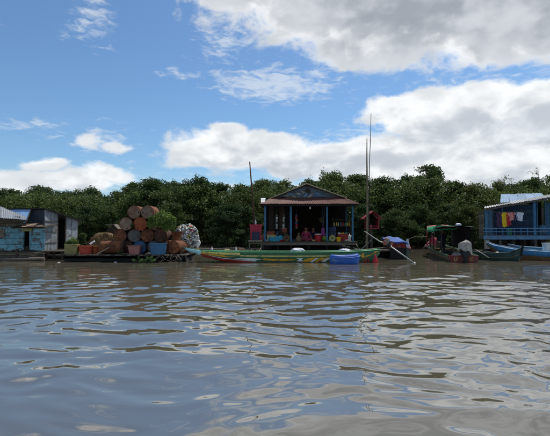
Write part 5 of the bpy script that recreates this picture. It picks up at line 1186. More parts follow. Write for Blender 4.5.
# ---------------------------------------------------------------- boats
def lerp_tab(tab, s):
    for (a, va), (b_, vb_) in zip(tab[:-1], tab[1:]):
        if s <= b_:
            u = (s - a) / (b_ - a); u = u * u * (3 - 2 * u) * .5 + u * .5; return va + (vb_ - va) * u
    return tab[-1][1]
class Hull:
    def __init__(h, A, B, w, g, k, flare=.28):
        h.A, h.B = Vector((A[0], A[1], 0)), Vector((B[0], B[1], 0)); h.d = (h.B - h.A); h.L = h.d.length; h.d.normalize()
        h.n = Vector((h.d.y, -h.d.x, 0)); h.w, h.g, h.k, h.fl = w, g, k, flare     # n = right hand side when looking from A to B
    def pt(h, s, side, t, off=0.0):
        w, g, k = lerp_tab(h.w, s), lerp_tab(h.g, s), lerp_tab(h.k, s)
        y = w * (1 - h.fl * t * t) + off
        return h.A + h.d * (h.L * s) + h.n * (side * y) + Vector((0, 0, g + (k - g) * t))
    def shell(h, ns=44, nt=6, th=.035):
        rows = []
        for i in range(ns + 1):
            s = i / ns; r_ = [h.pt(s, -1, j / nt) for j in range(nt + 1)] + [h.pt(s, 1, j / nt) for j in range(nt, -1, -1)]
            w, g, k = lerp_tab(h.w, s), lerp_tab(h.g, s), lerp_tab(h.k, s)
            inn = []
            for j in range(nt + 1):
                q = h.pt(s, 1, j / nt, -min(th, w * .8)); q.z = max(q.z, k + min(th * 1.4, (g - k) * .6)) if j == nt else q.z; inn.append(q)
            inn2 = []
            for j in range(nt, -1, -1):
                q = h.pt(s, -1, j / nt, -min(th, w * .8)); q.z = max(q.z, k + min(th * 1.4, (g - k) * .6)) if j == nt else q.z; inn2.append(q)
            rows.append(r_ + inn + inn2)
        mb = MB(); mb.grid(rows, True, True)
        n = len(rows[0]); o = 0
        mb.f.append(list(range(n))); mb.sm.append(False); mb.f.append([ns * n + i for i in range(n)]); mb.sm.append(False)
        return mb
    def band(h, side, s0, s1, t0, t1, off=.008, ns=40, tin=.03):
        rows = []
        for i in range(ns + 1):
            s = s0 + (s1 - s0) * i / ns
            a, b_ = (f(s) if callable(f) else f for f in (t0, t1))
            rows.append([h.pt(s, side, a, off), h.pt(s, side, (a + b_) / 2, off), h.pt(s, side, b_, off), h.pt(s, side, b_, -.01), h.pt(s, side, a, -.01)])
        mb = MB(); mb.grid(rows, True, True); n = 5
        mb.f.append(list(range(n))); mb.sm.append(False); mb.f.append([ns * n + i for i in range(n)]); mb.sm.append(False)
        return mb
    def decal(h, side, pts, off=.012, th=.02):
        a = [h.pt(s, side, t, off) for s, t in pts]; b_ = [h.pt(s, side, t, off - th) for s, t in pts]; n = len(pts)
        return MB().add(a + b_, [list(range(n)), list(range(n, 2 * n))[::-1]] + [(i, (i + 1) % n, n + (i + 1) % n, n + i) for i in range(n)])
    def rail(h, side, s0=0.0, s1=1.0, r_=.028, dz=0.0, ns=40):
        return MB().tube([h.pt(s0 + (s1 - s0) * i / ns, side, 0, .0) + Vector((0, 0, dz)) for i in range(ns + 1)], r_, 7)
    def thwart(h, s, dz=-.08, wd=.2):
        w = lerp_tab(h.w, s) - .03; c = h.A + h.d * (h.L * s) + Vector((0, 0, lerp_tab(h.g, s) + dz))
        return MB().beam(c - h.n * w, c + h.n * w, wd, .03)
# --- the long painted boat
lb = thing('long_boat', (PX(283, 18.3), 18.3, 0), 'long green boat with yellow, white and red painting in front of the house', 'boat')
H = Hull((PX(182.5, 18.3), 18.35), (PX(378.5, 18.25), 18.25), [(0, .03), (.03, .10), (.10, .28), (.25, .45), (.5, .52), (.8, .48), (.94, .38), (1, .26)],
         [(0, .62), (.04, .55), (.12, .46), (.25, .425), (.6, .42), (.85, .44), (.95, .49), (1, .535)], [(0, .56), (.05, .40), (.12, .20), (.22, .02), (.35, -.08), (.85, -.08), (.955, -.06), (.985, .15), (1, .36)])
H.shell().build('hull', 'boat_green', lb)
for sd_ in (-1, 1):
    H.rail(sd_, .10, 1, .024).build('gunwale', 'boat_green_light', lb)
    H.band(sd_, .015, .10, .0, .95, .012).build('bow_plate', 'boat_aqua', lb)
    H.band(sd_, .10, .30, .02, lambda s: .30 - .1 * (s - .1), .010).build('bow_stripe', 'boat_cream', lb)
    H.band(sd_, .30, .90, .26, .36, .010).build('side_stripe', 'boat_cream', lb)
    H.band(sd_, .10, .22, .34, .52, .010).build('bow_stripe', 'boat_yellow', lb)
    H.band(sd_, .095, .36, lambda s: .60 + (s - .1) * .55, 1.0, .010).build('bow_bottom', 'boat_red', lb)
    H.band(sd_, .14, .38, lambda s: .56 + (s - .1) * .55, lambda s: .605 + (s - .1) * .55, .012).build('bow_line', 'boat_white', lb)
    def dc(pts, m): H.decal(sd_, pts).build('ornament', m, lb)
    def S(px): return (px - 182.5) / 196
    def T(py): return (py - 252.3) / 12.1        # 252.3 = gunwale row, hull side about 0.5 m deep
    def poly(pp, m): dc([(S(a), T(b_)) for a, b_ in pp], m)
    poly([(262, 259.4), (266, 258.2), (270, 258.7), (282, 258.8), (290, 258.9), (296, 259.6), (290, 260.6), (276, 260.8), (268, 260.8)], 'boat_yellow')
    poly([(236, 259.2), (246, 258.6), (255, 258.2), (262, 259.4), (255, 260.8), (246, 260.2)], 'boat_white')
    poly([(296, 258.2), (303, 257.9), (301, 259.4), (303, 261.3), (296, 261.2), (299, 259.6)], 'boat_white')
    poly([(302, 261.6), (304, 259.2), (309, 258), (316, 257.4), (313, 259), (310, 261.8)], 'boat_yellow')
    poly([(309.5, 261.8), (313, 259.4), (316, 257.8), (318, 257.6), (315, 260), (312, 262)], 'boat_white')
    poly([(314, 262.2), (316, 259.4), (320, 257.6), (322, 257.4), (319, 259.5), (317, 262.2)], 'boat_yellow')
    poly([(318, 260.6), (321, 258.2), (328, 257.2), (325, 259), (321, 260.8)], 'boat_yellow')
    poly([(320.5, 261.6), (323, 259.4), (328, 257.9), (331, 257.9), (331, 258.8), (327, 259.4), (324, 261.8)], 'boat_white')
    poly([(360, 254.6), (375, 254.0), (377, 255.0), (367, 257.2), (362, 258.6), (359, 257.6)], 'boat_yellow')
    poly([(344, 256.4), (358, 255.4), (358.4, 257.4), (350, 259.4)], 'boat_white')
    poly([(206, 258.2), (222, 257.2), (238, 257.4), (226, 258.4)], 'boat_yellow')
for sd_ in (-1, 1):
    for t_ in (.205, .47, .70): H.band(sd_, .12, .985, t_, t_ + .022, .0045).build('plank_seam', 'boat_teal', lb)
    H.band(sd_, .18, .965, lambda s: .775 + .02 * math.sin(s * 60) + .015 * math.sin(s * 143), .93, .0065).build('waterline_stain', 'boat_olive', lb)
for s_ in (.16, .26, .36, .46, .56, .66, .76, .86): H.thwart(s_).build('thwart', 'boat_green_light', lb)
for s_ in (.2, .31, .41, .51, .61, .71, .81):
    for sd_ in (-1, 1): MB().tube([H.pt(s_, sd_, t_, -.045) for t_ in (.05, .35, .7, .95)], .018, 6).build('rib', 'boat_green', lb)
def text_mesh(body, size, depth, m, parent, M):
    cu = bpy.data.curves.new('t', 'FONT'); cu.body = body; cu.size = size; cu.extrude = depth; cu.align_x = 'CENTER'; cu.offset = size * .02
    o = bpy.data.objects.new('t', cu); col.objects.link(o); bpy.context.view_layer.update()
    me = bpy.data.meshes.new_from_object(o.evaluated_get(bpy.context.evaluated_depsgraph_get())); bpy.data.objects.remove(o)
    me.transform(Matrix.Translation(-root_loc(parent)) @ M); me.materials.clear(); me.materials.append(MATS[m]); me.name = 'lettering'
    o = bpy.data.objects.new('lettering', me); col.objects.link(o); o.parent = parent; return o
c = H.pt(S(363.5), 1, .83, .03)
text_mesh('20', .34, .006, 'boat_red', lb, Matrix.Translation(c + Vector((0, -.005, -.08))) @ Matrix.Rotation(R(90), 4, 'X'))
def crumple(name, c, r, m, label, cat, seed=0, lumps=.3, parent=None):
    c = Vector(c); rr = random.Random(seed); ph = [rr.uniform(0, 6.28) for _ in range(6)]
    rows = []
    for i in range(12):
        e = -1.5 + 3.0 * i / 11; row = []
        for k in range(22):
            a = 2 * math.pi * k / 22
            q = 1 + lumps * (.5 * math.sin(3 * a + ph[0] + 2 * e) + .35 * math.sin(5 * a + ph[1] - 3 * e) + .3 * math.sin(8 * a + 4 * e + ph[2]))
            row.append(c + Vector((r[0] * math.cos(a) * math.cos(e) * q, r[1] * math.sin(a) * math.cos(e) * q, r[2] + r[2] * math.sin(e) * (1 + .5 * lumps * math.sin(2 * a + ph[3])))))
        rows.append(row)
    zmin = min(p.z for r_ in rows for p in r_); rows = [[p + Vector((0, 0, c.z - zmin)) for p in r_] for r_ in rows]
    return MB().grid(rows, True).build(name, m, parent, loc=c, label=label, cat=cat)
zth = .42 - .065
for s_, r_, lab, sd in ((S(297.5), (.28, .16, .10), 'white crumpled sheet lying in the long boat before the house', 1), (S(345), (.26, .14, .09), 'white bundle lying in the long boat behind the blue tub boat', 2)):
    p = H.A + H.d * (H.L * s_) - H.n * .1; crumple('cloth_bundle', (p.x, p.y, zth + .0), r_, 'cloth_white', lab, 'cloth', sd)
# board that carries each bundle
for s_ in (S(297.5), S(345)):
    p = H.A + H.d * (H.L * s_) + Vector((0, 0, zth - .03)); MB().box(p, (.95, .8, .03)).build('floor_board', 'boat_green', lb)
# red float at the stern
fx = Vector((PX(375, 17.75), 17.75, 0)); fl = thing('float', fx, 'red teardrop float in the water at the right end of the long boat', 'float')
MB().lathe([(0, -.12), (.08, -.10), (.125, -.02), (.12, .06), (.08, .16), (.04, .26), (.022, .34), (.0, .35)], 18, fx, smooth=True).build('body', 'plastic_scarlet', fl)
MB().tube([fx + Vector((0, 0, .33)), fx + Vector((-.02, .12, .42)), H.pt(S(372), 1, 0, 0)], .008, 5).build('rope', 'rope', fl)
# --- blue tub boat
YT = 17.3
tbz = thing('tub_boat', (PX(344.5, YT), YT, 0), 'small round ended bright blue plastic tub boat beside the long boat', 'boat')
cT = Vector((PX(344.3, YT - .1), YT - .1, 0)); wT, dT = 29.6 * YT / FPX, .62
def rT(kx, ky, z, e=.8, sag=0.0):
    out_ = []
    for i in range(36):
        a = 2 * math.pi * i / 36; ca, sa = math.cos(a), math.sin(a)
        x = math.copysign(abs(ca) ** e, ca); y = math.copysign(abs(sa) ** e, sa)
        out_.append(cT + Vector((x * wT / 2 * kx, y * dT / 2 * ky, z + sag * (x * x - .5) + .02 * x)))
    return out_
rw_ = [rT(.74, .62, -.10), rT(.88, .84, -.06), rT(.97, .97, .05, sag=.01), rT(1.0, 1.0, .15, sag=.02), rT(.99, .99, .24, sag=.03), rT(.96, .95, .31, sag=.04), rT(.91, .87, .355, sag=.05), rT(.84, .74, .36, sag=.05), rT(.80, .66, .31, sag=.05), rT(.76, .60, .05, sag=.0)]
mb = MB().grid(rw_, True, True); n = 36; mb.f.append(list(range(n))); mb.sm.append(False); mb.f.append([len(mb.v) - n + i for i in range(n)]); mb.sm.append(False)
mb.build('hull', 'plastic_blue', tbz)
mb = MB(); ring_ = rT(.975, .97, .255, sag=.03); mb.tube(ring_ + [ring_[0]], .022, 8); mb.build('rim', 'plastic_blue', tbz)
# --- longtail boat under a blue tarp, bow to the camera
YM = 20.6; mbt = thing('longtail_boat', (PX(398, YM), YM, 0), 'dark boat with blue tarp cover and orange longtail engine', 'boat')
H2 = Hull((PX(398, 20.0), 19.9), (PX(402.5, 24.5), 24.6), [(0, .36), (.1, .44), (.4, .5), (.9, .4), (1, .2)], [(0, .52), (.3, .44), (.8, .46), (1, .6)], [(0, .02), (.15, -.1), (.85, -.1), (1, .25)])
H2.shell(24).build('hull', 'boat_teal', mbt)
for sd_ in (-1, 1): H2.rail(sd_, 0, 1, .02).build('gunwale', 'boat_red', mbt)
yc_ = 20.55; bx0, bx1 = PX(390.5, yc_), PX(406.5, yc_); zt0 = PZ(243, yc_); zt1 = PZ(238.2, yc_ + .9)
MB().box(((bx0 + bx1) / 2, yc_ + .02, (zt0 + .44) / 2 + .02), (bx1 - bx0 - .06, .03, zt0 - .40)).build('front_panel', 'boat_red', mbt)
MB().prism([((bx0 + bx1) / 2 - .07, yc_ - .012, zt0 - .17), ((bx0 + bx1) / 2, yc_ - .012, zt0 - .11), ((bx0 + bx1) / 2 + .10, yc_ - .012, zt0 - .12), ((bx0 + bx1) / 2 + .04, yc_ - .012, zt0 - .22)], (0, .014, 0)).build('emblem', 'engine_orange', mbt)
for s_ in (bx0 + .03, bx1 - .03):
    MB().beam((s_, yc_ + .04, .40), (s_, yc_ + .04, zt0), .035, .035).build('post', 'wood_dark', mbt); MB().beam((s_, yc_ + 1.5, .40), (s_, yc_ + 1.5, zt1), .035, .035).build('post', 'wood_dark', mbt)
rows = []
for j in range(7):
    v_ = j / 6; rows.append([Vector((bx0 - .05 + (bx1 - bx0 + .1) * i / 12, yc_ - .08 + 1.65 * v_, zt0 + .02 + (zt1 - zt0) * v_ + .02 * math.sin(i * .9 + 3 * v_) + .05 * math.sin(math.pi * i / 12))) for i in range(13)])
mb = MB().grid(rows); mb.grid([[p - Vector((0, 0, .012)) for p in r_][::-1] for r_ in rows]); mb.grid([rows[0], [p + Vector((0, -.01, -.07)) for p in rows[0]]]); mb.grid([[r_[-1] for r_ in rows], [r_[-1] + Vector((.01, 0, -.07)) for r_ in rows]]); mb.grid([[r_[0] for r_ in rows], [r_[0] + Vector((-.01, 0, -.07)) for r_ in rows]])
mb.build('tarp', 'tarp_blue', mbt)
MB().prism([P(406.6, 238.8, 20.5), P(408.4, 239, 20.5), P(409.8, 247.6, 20.5), P(407.4, 248.6, 20.5), P(405.6, 245, 20.5)], (0, .03, 0)).build('hanging_cloth', 'cloth_white', mbt)
MB().box((PX(398, 19.86), 19.86, .25), (.74, .05, .56)).build('bow_board', 'wood_black', mbt)
# engine with its long shaft: handle up left, propeller end down right in the water
en0 = P(387.6, 243.5, 19.6)
eg = thing('longtail_engine', (en0.x, en0.y, .45), 'orange longtail engine with long pale shaft beside the blue tarp', 'engine')
ax = (P(414.3, 263.2, 17.75) - P(364.3, 231.2, 20.6)).normalized(); Me = Matrix.Translation(en0)
MB().box(en0 + Vector((0, .05, .02)), (.30, .30, .22), Matrix.Rotation(.45, 3, 'Y')).build('block', 'metal_dark', eg)
MB().lathe([(0, 0), (.07, 0), (.085, .03), (.085, .2), (.07, .23), (0, .23)], 16, (0, 0, 0), 'X', True).build('fuel_tank', 'engine_orange', eg)
eg.children[-1].data.transform(Matrix.Translation(en0 - Vector(eg.location) + Vector((-.12, 0, .22))) @ Matrix.Rotation(.5, 4, 'Y') @ Matrix.Translation(Vector(eg.location)))
MB().lathe([(0, 0), (.05, 0), (.055, .02), (.095, .025), (.11, .03), (.11, .08), (.095, .10), (0, .10)], 18, en0 + Vector((-.14, -.16, .03)), 'Y', True).build('flywheel', 'engine_orange', eg)
for k in range(5): MB().box(en0 + Vector((.02 - .03 * k, -.02, .10 + .012 * k)), (.012, .26, .2), Matrix.Rotation(.45, 3, 'Y')).build('cooling_fin', 'metal_pale', eg)
MB().box(en0 + Vector((.16, -.06, .02)), (.10, .18, .16), Matrix.Rotation(.5, 3, 'Y')).build('gearbox', 'engine_orange', eg)
MB().tube([en0 + Vector((-.2, 0, .1)), en0 + Vector((-.26, 0, .22)), en0 + Vector((-.2, 0, .34))], .03, 8).build('exhaust', 'metal_dark', eg)
MB().tube([en0 + Vector((.05, .1, -.05)), en0 + Vector((.05, .15, -.25)), Vector((en0.x + .25, 20.3, .45))], .03, 7).build('mount', 'metal_dark', eg)
MB().tube([P(364.3, 231.2, 20.6), P(379.5, 241.4, 19.9), en0 + Vector((-.12, -.05, 0))], [.022, .024, .03], 8).build('handle', 'metal_pale', eg)
MB().tube([en0 + Vector((.1, -.05, -.03)), P(391.5, 247.2, 19.3), P(414.3, 263.2, 17.75)], [.035, .03, .024], 8).build('shaft', 'metal_pale', eg)
tip = P(414.3, 263.2, 17.75); MB().lathe([(0, -.03), (.04, -.02), (.045, .02), (0, .03)], 10, tip, 'X').build('hub', 'metal_pale', eg)
MB().prism([tip + Vector((.01, 0, .0)), tip + Vector((.04, .02, .07)), tip + Vector((.02, .06, .05))], (.012, 0, 0)).build('propeller_blade', 'metal_pale', eg)
MB().tube([P(407, 239.5, 20.7), P(416, 236.2, 22.2), P(427, 236.4, 24.2)], .008, 5).build('mooring_rope', 'rope', None, loc=P(407, 239.5, 20.7), label='thin rope stretched from the blue tarp boat to the green canopy boat', cat='rope')
# --- boat with green canopy, stern to the camera
gb = thing('canopy_boat', (PX(461, 20.5), 20.5, 0), 'boat with green canopy and red lettered stern seen from behind', 'boat')
St, Bo = (PX(463, 17.9), 17.9), (PX(431.5, 26.0) + .1, 26.2)
H3 = Hull(St, Bo, [(0, .58), (.25, .66), (.6, .62), (.85, .42), (1, .08)], [(0, .27), (.3, .33), (.7, .44), (1, .75)], [(0, -.08), (.5, -.1), (.85, .0), (1, .5)], .18)
H3.shell(36).build('hull', 'boat_olive', gb)
for sd_ in (-1, 1):
    H3.rail(sd_, 0, 1, .025).build('gunwale', 'boat_green', gb); H3.band(sd_, .0, .95, .30, .55, .01).build('side_stripe', 'boat_brown', gb)
ang = math.atan2(H3.d.x, H3.d.y)
tr = H3.A + Vector((0, 0, .15)) - H3.d * .02
MB().add([H3.pt(0, sd_, t_, .015) - H3.d * e_ + Vector((0, 0, .02 if t_ == 0 else 0)) for e_ in (.005, .045) for sd_, t_ in ((-1, 0), (1, 0), (1, 1), (-1, 1))], [(0, 1, 2, 3), (7, 6, 5, 4), (0, 4, 5, 1), (1, 5, 6, 2), (2, 6, 7, 3), (3, 7, 4, 0)]).build('transom', 'transom_red', gb)
Mt = Matrix.Rotation(-ang, 4, 'Z') @ Matrix.Rotation(R(90), 4, 'X')
for ch_, off in (('U', -.31), ('1', -.02), ('C', .30)):
    text_mesh(ch_, .2, .006, 'letter_ochre', gb, Matrix.Translation(H3.A - H3.d * .052 + H3.n * off + Vector((0, 0, .07))) @ Mt)
for s_ in (.12, .3, .48, .66): H3.thwart(s_, -.1, .28).build('thwart', 'boat_brown', gb)
MB().add([H3.pt(s_, sd_, .72, -.03) for s_ in (.02, .85) for sd_ in (-1, 1)] + [H3.pt(s_, sd_, .72, -.03) - Vector((0, 0, .03)) for s_ in (.02, .85) for sd_ in (-1, 1)], [(0, 1, 3, 2), (6, 7, 5, 4), (0, 4, 5, 1), (1, 5, 7, 3), (3, 7, 6, 2), (2, 6, 4, 0)]).build('floor', 'wood_dark', gb)
# canopy: dark sheet over the near half, green tarp over the far half, red cloth at the far end
def cz(s): return 1.47 + .0 * s
cs = [.18, .32, .46, .60]
for s_ in cs:
    for sd_ in (-1, 1):
        b0 = H3.pt(s_, sd_, 0, -.04); MB().tube([b0, Vector((b0.x, b0.y, cz(s_)))], .02, 7).build('canopy_post', 'wood_dark', gb)
def sheet(s0, s1, wd, z, m, name, arch=.07, dz=0.0, flap=.0, seed=0):
    rows = []
    for i in range(11):
        s = s0 + (s1 - s0) * i / 10; c = H3.A + H3.d * (H3.L * s)
        rows.append([c + H3.n * (wd * (j / 5 - 1)) + Vector((0, 0, z + dz * i / 10 + arch * math.cos((j / 5 - 1) * 1.5) + .015 * math.sin(2.2 * i + 1.3 * j + seed))) for j in range(11)])
    if flap: rows = [[r_[0] + Vector((0, 0, -flap * (1 + .15 * math.sin(2 * i)))) - H3.n * .03] + r_ + [r_[-1] + Vector((0, 0, -flap)) + H3.n * .03] for i, r_ in enumerate(rows)]
    mb = MB().grid(rows); mb.grid([[p - Vector((0, 0, .014)) for p in r_][::-1] for r_ in rows])
    return mb.build(name, m, gb)
sheet(.14, .36, .74, 1.47, 'black_tarp', 'canopy_sheet', .05)
sheet(.14, .50, .70, 1.42, 'black_tarp', 'canopy_lining', .03)
sheet(.30, .60, .72, 1.50, 'canopy_green', 'canopy_sheet', .06, .0, .22)
cg = H3.A + H3.d * (H3.L * .297)
rows = [[cg + H3.n * (-.72 + .95 * j / 12) - H3.d * (.03 + .02 * math.sin(1.7 * j) * v_) + Vector((0, 0, 1.535 + .03 * math.sin(j / 12 * 3) - v_ * (.24 - .06 * j / 12) - .015 * math.sin(2.1 * j) * v_)) for j in range(13)] for v_ in (0, .35, .7, 1)]
mb = MB().grid(rows); mb.grid([[p + H3.d * .012 for p in r_][::-1] for r_ in rows]); mb.build('canopy_flap', 'canopy_green', gb)
sheet(.58, .63, .70, 1.54, 'cloth_coral', 'canopy_cloth', .07, .0, .3, 3)
sheet(.61, .63, .705, 1.46, 'cloth_red', 'curtain_and_dark_fill', .02, 0, .85, 5)
rows = [[Vector((*H3.pt(.15 + .5 * i / 12, 1, 0, -.06 + .025 * math.sin(2.3 * i)).xy, z_)) for i in range(13)] for z_ in (1.46, 1.1, .75, .55)]
mb = MB().grid(rows); mb.grid([[p - H3.n * .015 for p in r_][::-1] for r_ in rows]); mb.build('curtain_and_dark_fill', 'cloth_dark', gb)  # dark sheet added on the far side to darken the space under the canopy
# white ball on the roof, covered outboard
bp_ = H3.A + H3.d * (H3.L * .24) + H3.n * .22 + Vector((0, 0, 1.505))
crumple('bundle', bp_, (.13, .12, .075), 'cloth_white', 'pale round bundle on top of the dark canopy roof', 'bundle', 12, .12)
oe = H3.A - H3.d * .10 + H3.n * .04 + Vector((0, 0, 0)); ob = thing('outboard_engine', (oe.x, oe.y, .3), 'outboard engine wrapped in pale grey cloth on the red stern', 'engine')
rows = []
for i in range(15):
    v_ = i / 14; row = []
    for k in range(26):
        a = 2 * math.pi * k / 26; r_ = (.27 - .04 * v_) * (1 if v_ < .72 else math.sqrt(max(.0, 1 - ((v_ - .72) / .285) ** 2))) * (1 + .10 * math.sin(3 * a + 1) + .05 * math.sin(7 * a + 5 * v_) + (.06 * math.sin(9 * a) * (1 - v_)))
        lift = .14 * math.sin(a * 1.0 - 2.2) * (1 - v_) + .05 * math.sin(4 * a) * (1 - v_)
        row.append(oe + Vector((r_ * math.cos(a) * 1.02, r_ * .75 * math.sin(a), .40 + .50 * v_ + lift + .04 * math.cos(a + .6) * v_)))
    rows.append(row)
MB().grid(rows, True).build('cover', 'cloth_grey', ob)
MB().tube([oe + Vector((0, 0, .60)), oe + Vector((0, -.03, .25)), oe + Vector((0, -.06, -.35))], [.14, .09, .055], 10).build('leg', 'metal_dark', ob)
MB().box(oe + Vector((0, -.0, .42)), (.26, .22, .22)).build('cowl', 'metal_dark', ob)
MB().beam(oe + H3.d * .06 + Vector((0, 0, .36)), oe + H3.d * .18 + Vector((0, 0, .34)), .22, .10).build('bracket', 'metal_dark', ob)
# passengers
def on_deck(s, y): p = H3.A + H3.d * (H3.L * s) + H3.n * y; p.z = H3.pt(s, 1, .72).z + .001; return p
seat_p = on_deck(.675, -.30); seat_b = Vector((seat_p.x, seat_p.y, seat_p.z + .14))
MB().box(seat_b, (.5, .7, .27), Matrix.Rotation(-ang, 3, 'Z')).build('locker', 'boat_brown', gb)
person(seat_b + Vector((0, 0, .136)), R(-150), sit, 'cloth_pink', 'cloth_grey', 'person in a pink shirt seated at the left side under the green canopy', False, 1.04, True)
person(on_deck(.42, -.2), R(200), stand, 'cloth_navy', 'cloth_navy', 'person in dark blue standing under the green canopy next to the pink shirt', False, .84, True)
for s_, y_, r_, m_, lab, sd in ((.33, -.15, (.26, .2, .16), 'cloth_dark', 'dark bundle stowed amidships in the canopy boat', 3), (.24, .12, (.22, .2, .14), 'cloth_grey', 'grey bundle stowed near the covered outboard', 4), (.40, -.32, (.12, .12, .15), 'plastic_cream', 'small yellowish bag at the gunwale of the canopy boat', 5)):
    p = on_deck(s_, y_); crumple('bundle', p, r_, m_, lab, 'bundle', sd, .2)
# --- dark teal boat, prow to the right
tb3 = thing('teal_boat', (PX(500, 19), 19, 0), 'dark teal wooden boat with upturned prow right of the red stern', 'boat')
H4 = Hull((PX(466, 20.4), 20.4), (PX(522, 18.55), 18.6), [(0, .35), (.3, .46), (.65, .42), (.9, .16), (1, .03)], [(0, .40), (.5, .30), (.8, .36), (.95, .50), (1, .60)], [(0, -.08), (.8, -.08), (.93, .0), (1, .22)])
H4.shell(30).build('hull', 'boat_teal', tb3)
for sd_ in (-1, 1): H4.rail(sd_, 0, .99, .022).build('gunwale', 'boat_teal', tb3); H4.band(sd_, .05, .97, .45, .58, .009).build('side_stripe', 'boat_olive', tb3)
for s_ in (.2, .4, .58, .74): H4.thwart(s_, -.06, .22).build('thwart', 'boat_brown', tb3)
MB().beam(H4.pt(1, 1, 1) + Vector((-.02, 0, .0)), H4.pt(1, 1, 0) + Vector((.05, -.02, .10)), .06, .07).build('stem_post', 'wood_black', tb3)
MB().tube([P(475.5, 249.8, 19.6), P(488.5, 257.6, 18.8)], .02, 7).build('oar', 'wood_pale', None, loc=P(488.5, 257.6, 18.8), label='pale pole resting across the dark teal boat', cat='pole')
p = H4.A + H4.d * (H4.L * .58) + Vector((0, 0, lerp_tab(H4.g, .58) - .045)); crumple('bundle', p, (.08, .07, .05), 'plastic_white', 'small white packet on the seat of the dark teal boat', 'packet', 8, .2)
# --- long pale blue boats at the right
def blue_boat(A, B, g, label, k0=.0):
    t_ = thing('blue_boat', ((A[0] + B[0]) / 2, (A[1] + B[1]) / 2, 0), label, 'boat', 'blue wooden boats moored at the blue house')
    h = Hull(A, B, [(0, .10), (.04, .26), (.15, .42), (.5, .5), (1, .48)], g, [(0, g[0][1] - .14), (.06, g[0][1] - .35), (.16, -.02), (.4, -.1), (1, -.1)])
    h.shell(36).build('hull', 'boat_brown', t_)
    for sd_ in (-1, 1):
        h.band(sd_, .0, 1, 0.0, .42, .012).build('top_strake', 'boat_blue', t_); h.rail(sd_, 0, 1, .026).build('gunwale', 'blue_pale', t_)
    n_ = 20
    for k in range(n_):
        s_ = .01 + .97 * k / n_; w0, w1 = lerp_tab(h.w, s_) - .03, lerp_tab(h.w, s_ + .042) - .03; z_ = lerp_tab(h.g, s_) - .03
        if k in (6, 7, 12, 13): continue
        a, b_ = h.A + h.d * (h.L * s_), h.A + h.d * (h.L * (s_ + .0465)); z2 = lerp_tab(h.g, s_ + .0465) - .03
        MB().prism([a - h.n * w0 + Vector((0, 0, z_)), a + h.n * w0 + Vector((0, 0, z_)), b_ + h.n * w1 + Vector((0, 0, z2)), b_ - h.n * w1 + Vector((0, 0, z2))], (0, 0, .02)).build('deck_plank', 'boat_blue' if k % 3 else 'blue_pale', t_)
    return h
hb1 = blue_boat((PX(486.5, 20.9), 20.9), (PX(600, 18.0), 18.0), [(0, .76), (.1, .60), (.3, .45), (.6, .38), (1, .40)], 'long light blue boat whose wide bow rises beside the dark teal boat')
hb2 = blue_boat((PX(508, 22.3), 22.3), (PX(640, 20.8), 20.8), [(0, .62), (.1, .5), (.3, .44), (1, .42)], 'second light blue boat lying behind the first, against the blue house')
p = P(549.5, 252.8, 19.3); ww = thing('foam_box', (p.x, p.y, .38), 'white foam box on the light blue boat at the right photo edge', 'box')
zf = .435
MB().box((p.x + .02, p.y + .08, zf + .14), (.44, .32, .28)).build('body', 'plastic_white', ww); MB().box((p.x + .02, p.y + .08, zf + .305), (.47, .35, .05)).build('lid', 'plastic_white', ww)

# ---------------------------------------------------------------- blue stilt house at the right
YR = 24.0; hr = thing('blue_house', (PX(540, YR), YR, 0), 'blue stilt house with slanting tin roof and laundry at right photo edge', 'house')
zd = PZ(235.2, YR); xl, xr = PX(483.5, YR), PX(640, YR)
for k in range(9): MB().box(((xl + xr) / 2 + k * .05, YR + .1 + k * .2, zd - .02), (xr - xl - k * .1, .185, .04)).build('deck_plank', 'deck_wood', hr)
MB().beam((xl - .02, YR - .03, zd - .13), (xr, YR - .03, zd - .13), .05, .22).build('deck_beam', 'blue_pale', hr)
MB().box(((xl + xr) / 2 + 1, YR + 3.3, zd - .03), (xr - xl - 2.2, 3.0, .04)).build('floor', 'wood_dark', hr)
for k, px in enumerate((486, 500, 513, 524, 535, 546, 558, 575, 600)):
    MB().beam((PX(px, YR + .1), YR + .12, -.3), (PX(px, YR + .1), YR + .12, zd - .24), .11, .11).build('stilt', 'wood_grey' if k % 3 == 1 else 'wood_dark', hr)
    MB().beam((PX(px, YR + .1), YR + 1.8, -.3), (PX(px, YR + .1), YR + 1.8, zd - .24), .11, .11).build('stilt', 'wood_black', hr)
MB().box((PX(486.5, YR) + .02, YR + .02, zd - .52), (.24, .12, .5)).build('pillar', 'wood_pale', hr)
for y_ in (YR + .8, YR + 2.8): MB().tube([(xl + (y_ - YR) * .5, y_, .16), (xr, y_, .16)], .22, 10).build('float_log', 'wood_black', hr)
# back wall of horizontal blue boards with a door opening
YWb = YR + 1.75
zwt = lambda px: PZ(208.6 - (px - 483.6) * .1758, YR - .35) - .09
nr2 = 9
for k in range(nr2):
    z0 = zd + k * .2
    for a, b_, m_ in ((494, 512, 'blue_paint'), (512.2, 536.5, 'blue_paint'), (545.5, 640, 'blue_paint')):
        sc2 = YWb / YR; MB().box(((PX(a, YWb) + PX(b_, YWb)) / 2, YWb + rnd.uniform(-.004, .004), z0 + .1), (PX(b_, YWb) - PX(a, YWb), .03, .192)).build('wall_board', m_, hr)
for k in range(4): MB().box((PX(487.2 + 1.75 * k, YR + .3) + .04, YR + .4, (zd + PZ(209.6, YR)) / 2), (1.7 * YR / FPX, .03, PZ(209.6, YR) - zd)).build('wall_board', 'blue_pale', hr)
for k in range(9): MB().prism([(xl + .03, YR + .02, zd - .2 + k * .17), (xl + .03, YR + .62, zd - .2 + k * .17), (xl + .03, YR + .62, zd - .045 + k * .17), (xl + .03, YR + .02, zd - .045 + k * .17)], (.03, 0, 0)).build('wall_board', 'wood_grey', hr)
MB().box((PX(541, YWb) + .02, YWb + .6, zd + 1.0), (.75, .03, 2.0)).build('dark_room_wall', 'wood_black', hr)
